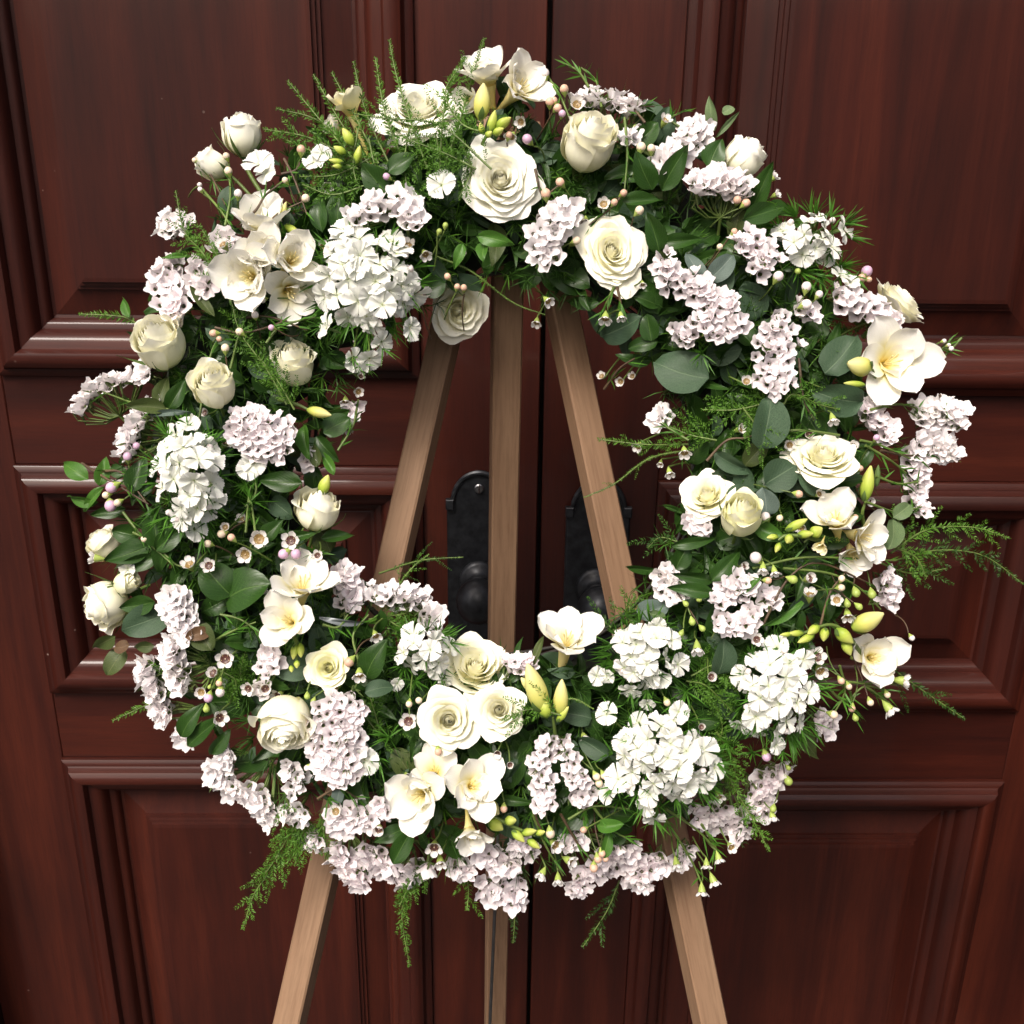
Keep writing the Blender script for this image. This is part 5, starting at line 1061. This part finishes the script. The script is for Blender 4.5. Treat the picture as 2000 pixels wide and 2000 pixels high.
for pts, sd, kw in [
 ([(835, 330), (800, 230), (775, 150), (760, 78)], 0, {}), ([(870, 320), (900, 230), (925, 140), (946, 74)], 2, {}), ([(860, 300), (870, 200), (905, 112)], 0, {'dw': .026}), ([(790, 320), (752, 220), (733, 112)], 0, {}), ([(760, 320), (715, 220), (690, 120)], 0, {}),
 ([(740, 320), (690, 220), (648, 142)], 0, {}), ([(720, 320), (660, 230), (612, 145)], 0, {}), ([(700, 320), (630, 240), (562, 158)], 0, {}), ([(700, 300), (620, 235), (540, 212)], 4, {'sl': .022}), ([(690, 310), (600, 268), (515, 252)], 6, {'sl': .026}), ([(700, 330), (620, 300), (535, 262)], 5, {'sl': .022}),
 ([(960, 330), (860, 245), (760, 232), (690, 222)], 12, {'sl': .034, 'dw': .036, 'L': .0044}), ([(950, 260), (900, 240), (870, 180), (905, 120)], 5, {'dw': .034}), ([(930, 330), (870, 300), (790, 270)], 9, {'dw': .030}), ([(800, 250), (790, 320), (800, 400)], 8, {'sl': .022}), ([(850, 260), (860, 320), (840, 390)], 8, {'sl': .022}), ([(720, 270), (735, 330), (770, 395)], 6, {'sl': .022}),
 ([(740, 300), (660, 340), (585, 345)], 9, {'sl': .028}), ([(720, 360), (650, 380), (590, 360)], 8, {'sl': .022}), ([(900, 280), (920, 330), (895, 390)], 6, {'sl': .02}), ([(700, 250), (690, 320), (700, 370)], 7, {'sl': .022}),
 ([(268, 632), (235, 618), (155, 613)], 0, {'dw': .006}), ([(452, 590), (400, 500), (360, 450), (343, 372)], 9, {'sl': .026, 'dw': .026}), ([(470, 580), (430, 510), (390, 440)], 6, {'dw': .024}), ([(560, 790), (520, 720), (470, 650), (452, 590)], 10, {'sl': .024, 'dw': .026}), ([(575, 800), (540, 740), (500, 690)], 8, {'sl': .02, 'dw': .026}),
 ([(1740, 1080), (1810, 1035), (1900, 1030), (1972, 1052)], 9, {'sl': .026, 'dw': .008}), ([(1745, 1095), (1830, 1075), (1920, 1085), (1998, 1140)], 9, {'sl': .026, 'dw': .0, 'mat': 'fern_d'}), ([(1750, 1070), (1790, 1090), (1810, 1130)], 3, {'dw': .012}), ([(1740, 1060), (1755, 1020), (1765, 990)], 3, {'dw': .010}), ([(1720, 1100), (1780, 1120), (1850, 1110)], 7, {'dw': -.004, 'mat': 'fern_d'}),
 ([(1720, 1290), (1790, 1340), (1885, 1405)], 2, {'dw': -.01, 'mat': 'fern_d'}), ([(1345, 868), (1260, 868), (1168, 858)], 3, {'dw': .006, 'sl': .018}), ([(1355, 878), (1270, 895), (1200, 945), (1140, 972)], 3, {'dw': .006, 'L': .0030, 'sl': .016}), ([(1520, 780), (1440, 800), (1370, 800)], 9, {'dw': .016}), ([(1400, 860), (1350, 850), (1300, 830)], 7, {'dw': .010}), ([(1450, 795), (1490, 850), (1500, 870)], 4, {'dw': .024}),
 ([(1530, 790), (1550, 770), (1600, 790), (1640, 800)], 4, {'dw': .022}), ([(1570, 1060), (1610, 1020), (1632, 935)], 3, {'dw': .018, 'L': .0070}), ([(1100, 1398), (1040, 1385), (980, 1405)], 4, {'dw': .034, 'mat': 'fern'}), ([(1080, 1375), (1120, 1365), (1160, 1385)], 0, {'dw': .034, 'L': .0025}),
 ([(1395, 1450), (1430, 1530), (1470, 1600), (1502, 1662)], 12, {'sl': .020, 'dw': .014}), ([(1400, 1430), (1430, 1480), (1440, 1540)], 10, {'sl': .024, 'dw': .012}), ([(1340, 1330), (1380, 1340), (1430, 1390)], 10, {'sl': .028, 'dw': .012}), ([(1350, 1320), (1400, 1300), (1440, 1350)], 8, {'sl': .024, 'dw': .008}), ([(1380, 1480), (1410, 1430), (1400, 1380)], 8, {'sl': .024, 'dw': .008}),
 ([(600, 1600), (550, 1680), (500, 1740), (474, 1815)], 10, {'sl': .024, 'dw': .0}), ([(590, 1600), (560, 1640), (530, 1690), (505, 1720)], 10, {'sl': .026, 'dw': .006, 'droop': .4}), ([(600, 1590), (590, 1640), (575, 1690)], 8, {'sl': .022, 'dw': .004, 'droop': .5}), ([(625, 1590), (635, 1640), (640, 1685)], 6, {'sl': .016, 'dw': .0}), ([(560, 1560), (575, 1600), (600, 1630)], 7, {'dw': .004}),
 ([(850, 1670), (810, 1720), (785, 1780), (800, 1888)], 10, {'sl': .016, 'dw': -.004, 'droop': .4}), ([(840, 1680), (800, 1730), (780, 1770)], 8, {'sl': .018, 'dw': .0, 'droop': .4}), ([(910, 1690), (915, 1740), (912, 1778)], 2, {'dw': -.01}), ([(1000, 1750), (1005, 1790), (1002, 1842)], 0, {'dw': -.014, 'mat': 'fern_d'}), ([(1210, 1720), (1185, 1780), (1138, 1850)], 2, {'dw': -.03, 'mat': 'fern_d'}),
 ([(345, 1345), (290, 1375), (220, 1408)], 0, {'dw': .004}), ([(340, 1340), (330, 1320), (345, 1300)], 3, {'dw': .012}), ([(745, 1190), (800, 1115), (838, 1082)], 4, {'sl': .016, 'dw': -.01, 'L': .0035}), ([(740, 1120), (820, 1095), (905, 1088)], 3, {'dw': -.022, 'L': .0035, 'mat': 'fern_d'}), ([(720, 1210), (780, 1200), (840, 1190)], 9, {'sl': .026, 'dw': -.004}), ([(740, 1200), (790, 1230), (820, 1240)], 7, {'sl': .024, 'dw': -.004}),
 ([(1210, 1240), (1170, 1210), (1120, 1215)], 5, {'dw': -.010, 'mat': 'fern_d'}), ([(1240, 1230), (1230, 1190), (1240, 1160)], 5, {'dw': -.006}), ([(1330, 1060), (1290, 1050), (1265, 1070)], 3, {'dw': -.004, 'mat': 'fern_d'}), ([(850, 500), (920, 530), (1000, 590), (1065, 615)], 0, {'dw': .008, 'L': .0022}), ([(700, 1380), (740, 1430), (720, 1350)], 5, {'dw': .01}), ([(430, 1310), (460, 1330), (450, 1370)], 8, {'dw': .008, 'sl': .02}), ([(500, 1350), (470, 1320), (480, 1270)], 6, {'dw': .004}),
 ([(730, 560), (700, 500), (640, 470)], 3, {'dw': .004}), ([(1720, 620), (1650, 650), (1600, 690)], 9, {'dw': -.006, 'mat': 'fern_d', 'L': .008}), ([(1700, 760), (1620, 760), (1560, 740)], 8, {'dw': -.006, 'mat': 'fern_d'}), ([(1230, 1490), (1180, 1500), (1140, 1470)], 4, {'dw': .0, 'mat': 'fern_d'})]:
    frond(pts, sd, **kw)
# stray bright needle tufts seen between the heads
TF = MB()
for x, y, c, L in [(1575, 500, 40, .030), (1560, 530, 30, .026), (1600, 540, 30, .024), (1500, 420, 20, .018), (1640, 520, 26, .022), (490, 980, 16, .030), (480, 945, 24, .016), (560, 460, 14, .02), (550, 480, 16, .02), (1420, 1450, 22, .02), (1340, 1350, 22, .02), (1350, 1420, 20, .02), (1470, 1470, 18, .018), (740, 1480, 22, .024), (760, 1440, 20, .024), (790, 1300, 30, .022), (810, 1330, 22, .02), (860, 380, 20, .02), (715, 1470, 16, .02), (640, 1560, 10, .022), (1210, 1560, 18, .018), (1300, 1600, 16, .02), (1380, 660, 20, .016), (1370, 690, 18, .018), (1310, 1060, 10, .022), (620, 1080, 20, .016), (1470, 1330, 14, .016), (340, 1080, 10, .016), (1455, 1600, 14, .014), (720, 720, 12, .014)]:
    needle_tuft(TF, P(x, y, dome(x, y)[0]+.012), (rnd.gauss(0, .3), rnd.gauss(0, .3), .7), c, L, .0014, M['tuft'], 1.3)
obj('needle_tufts', TF, wreath, None, None, 'stuff')
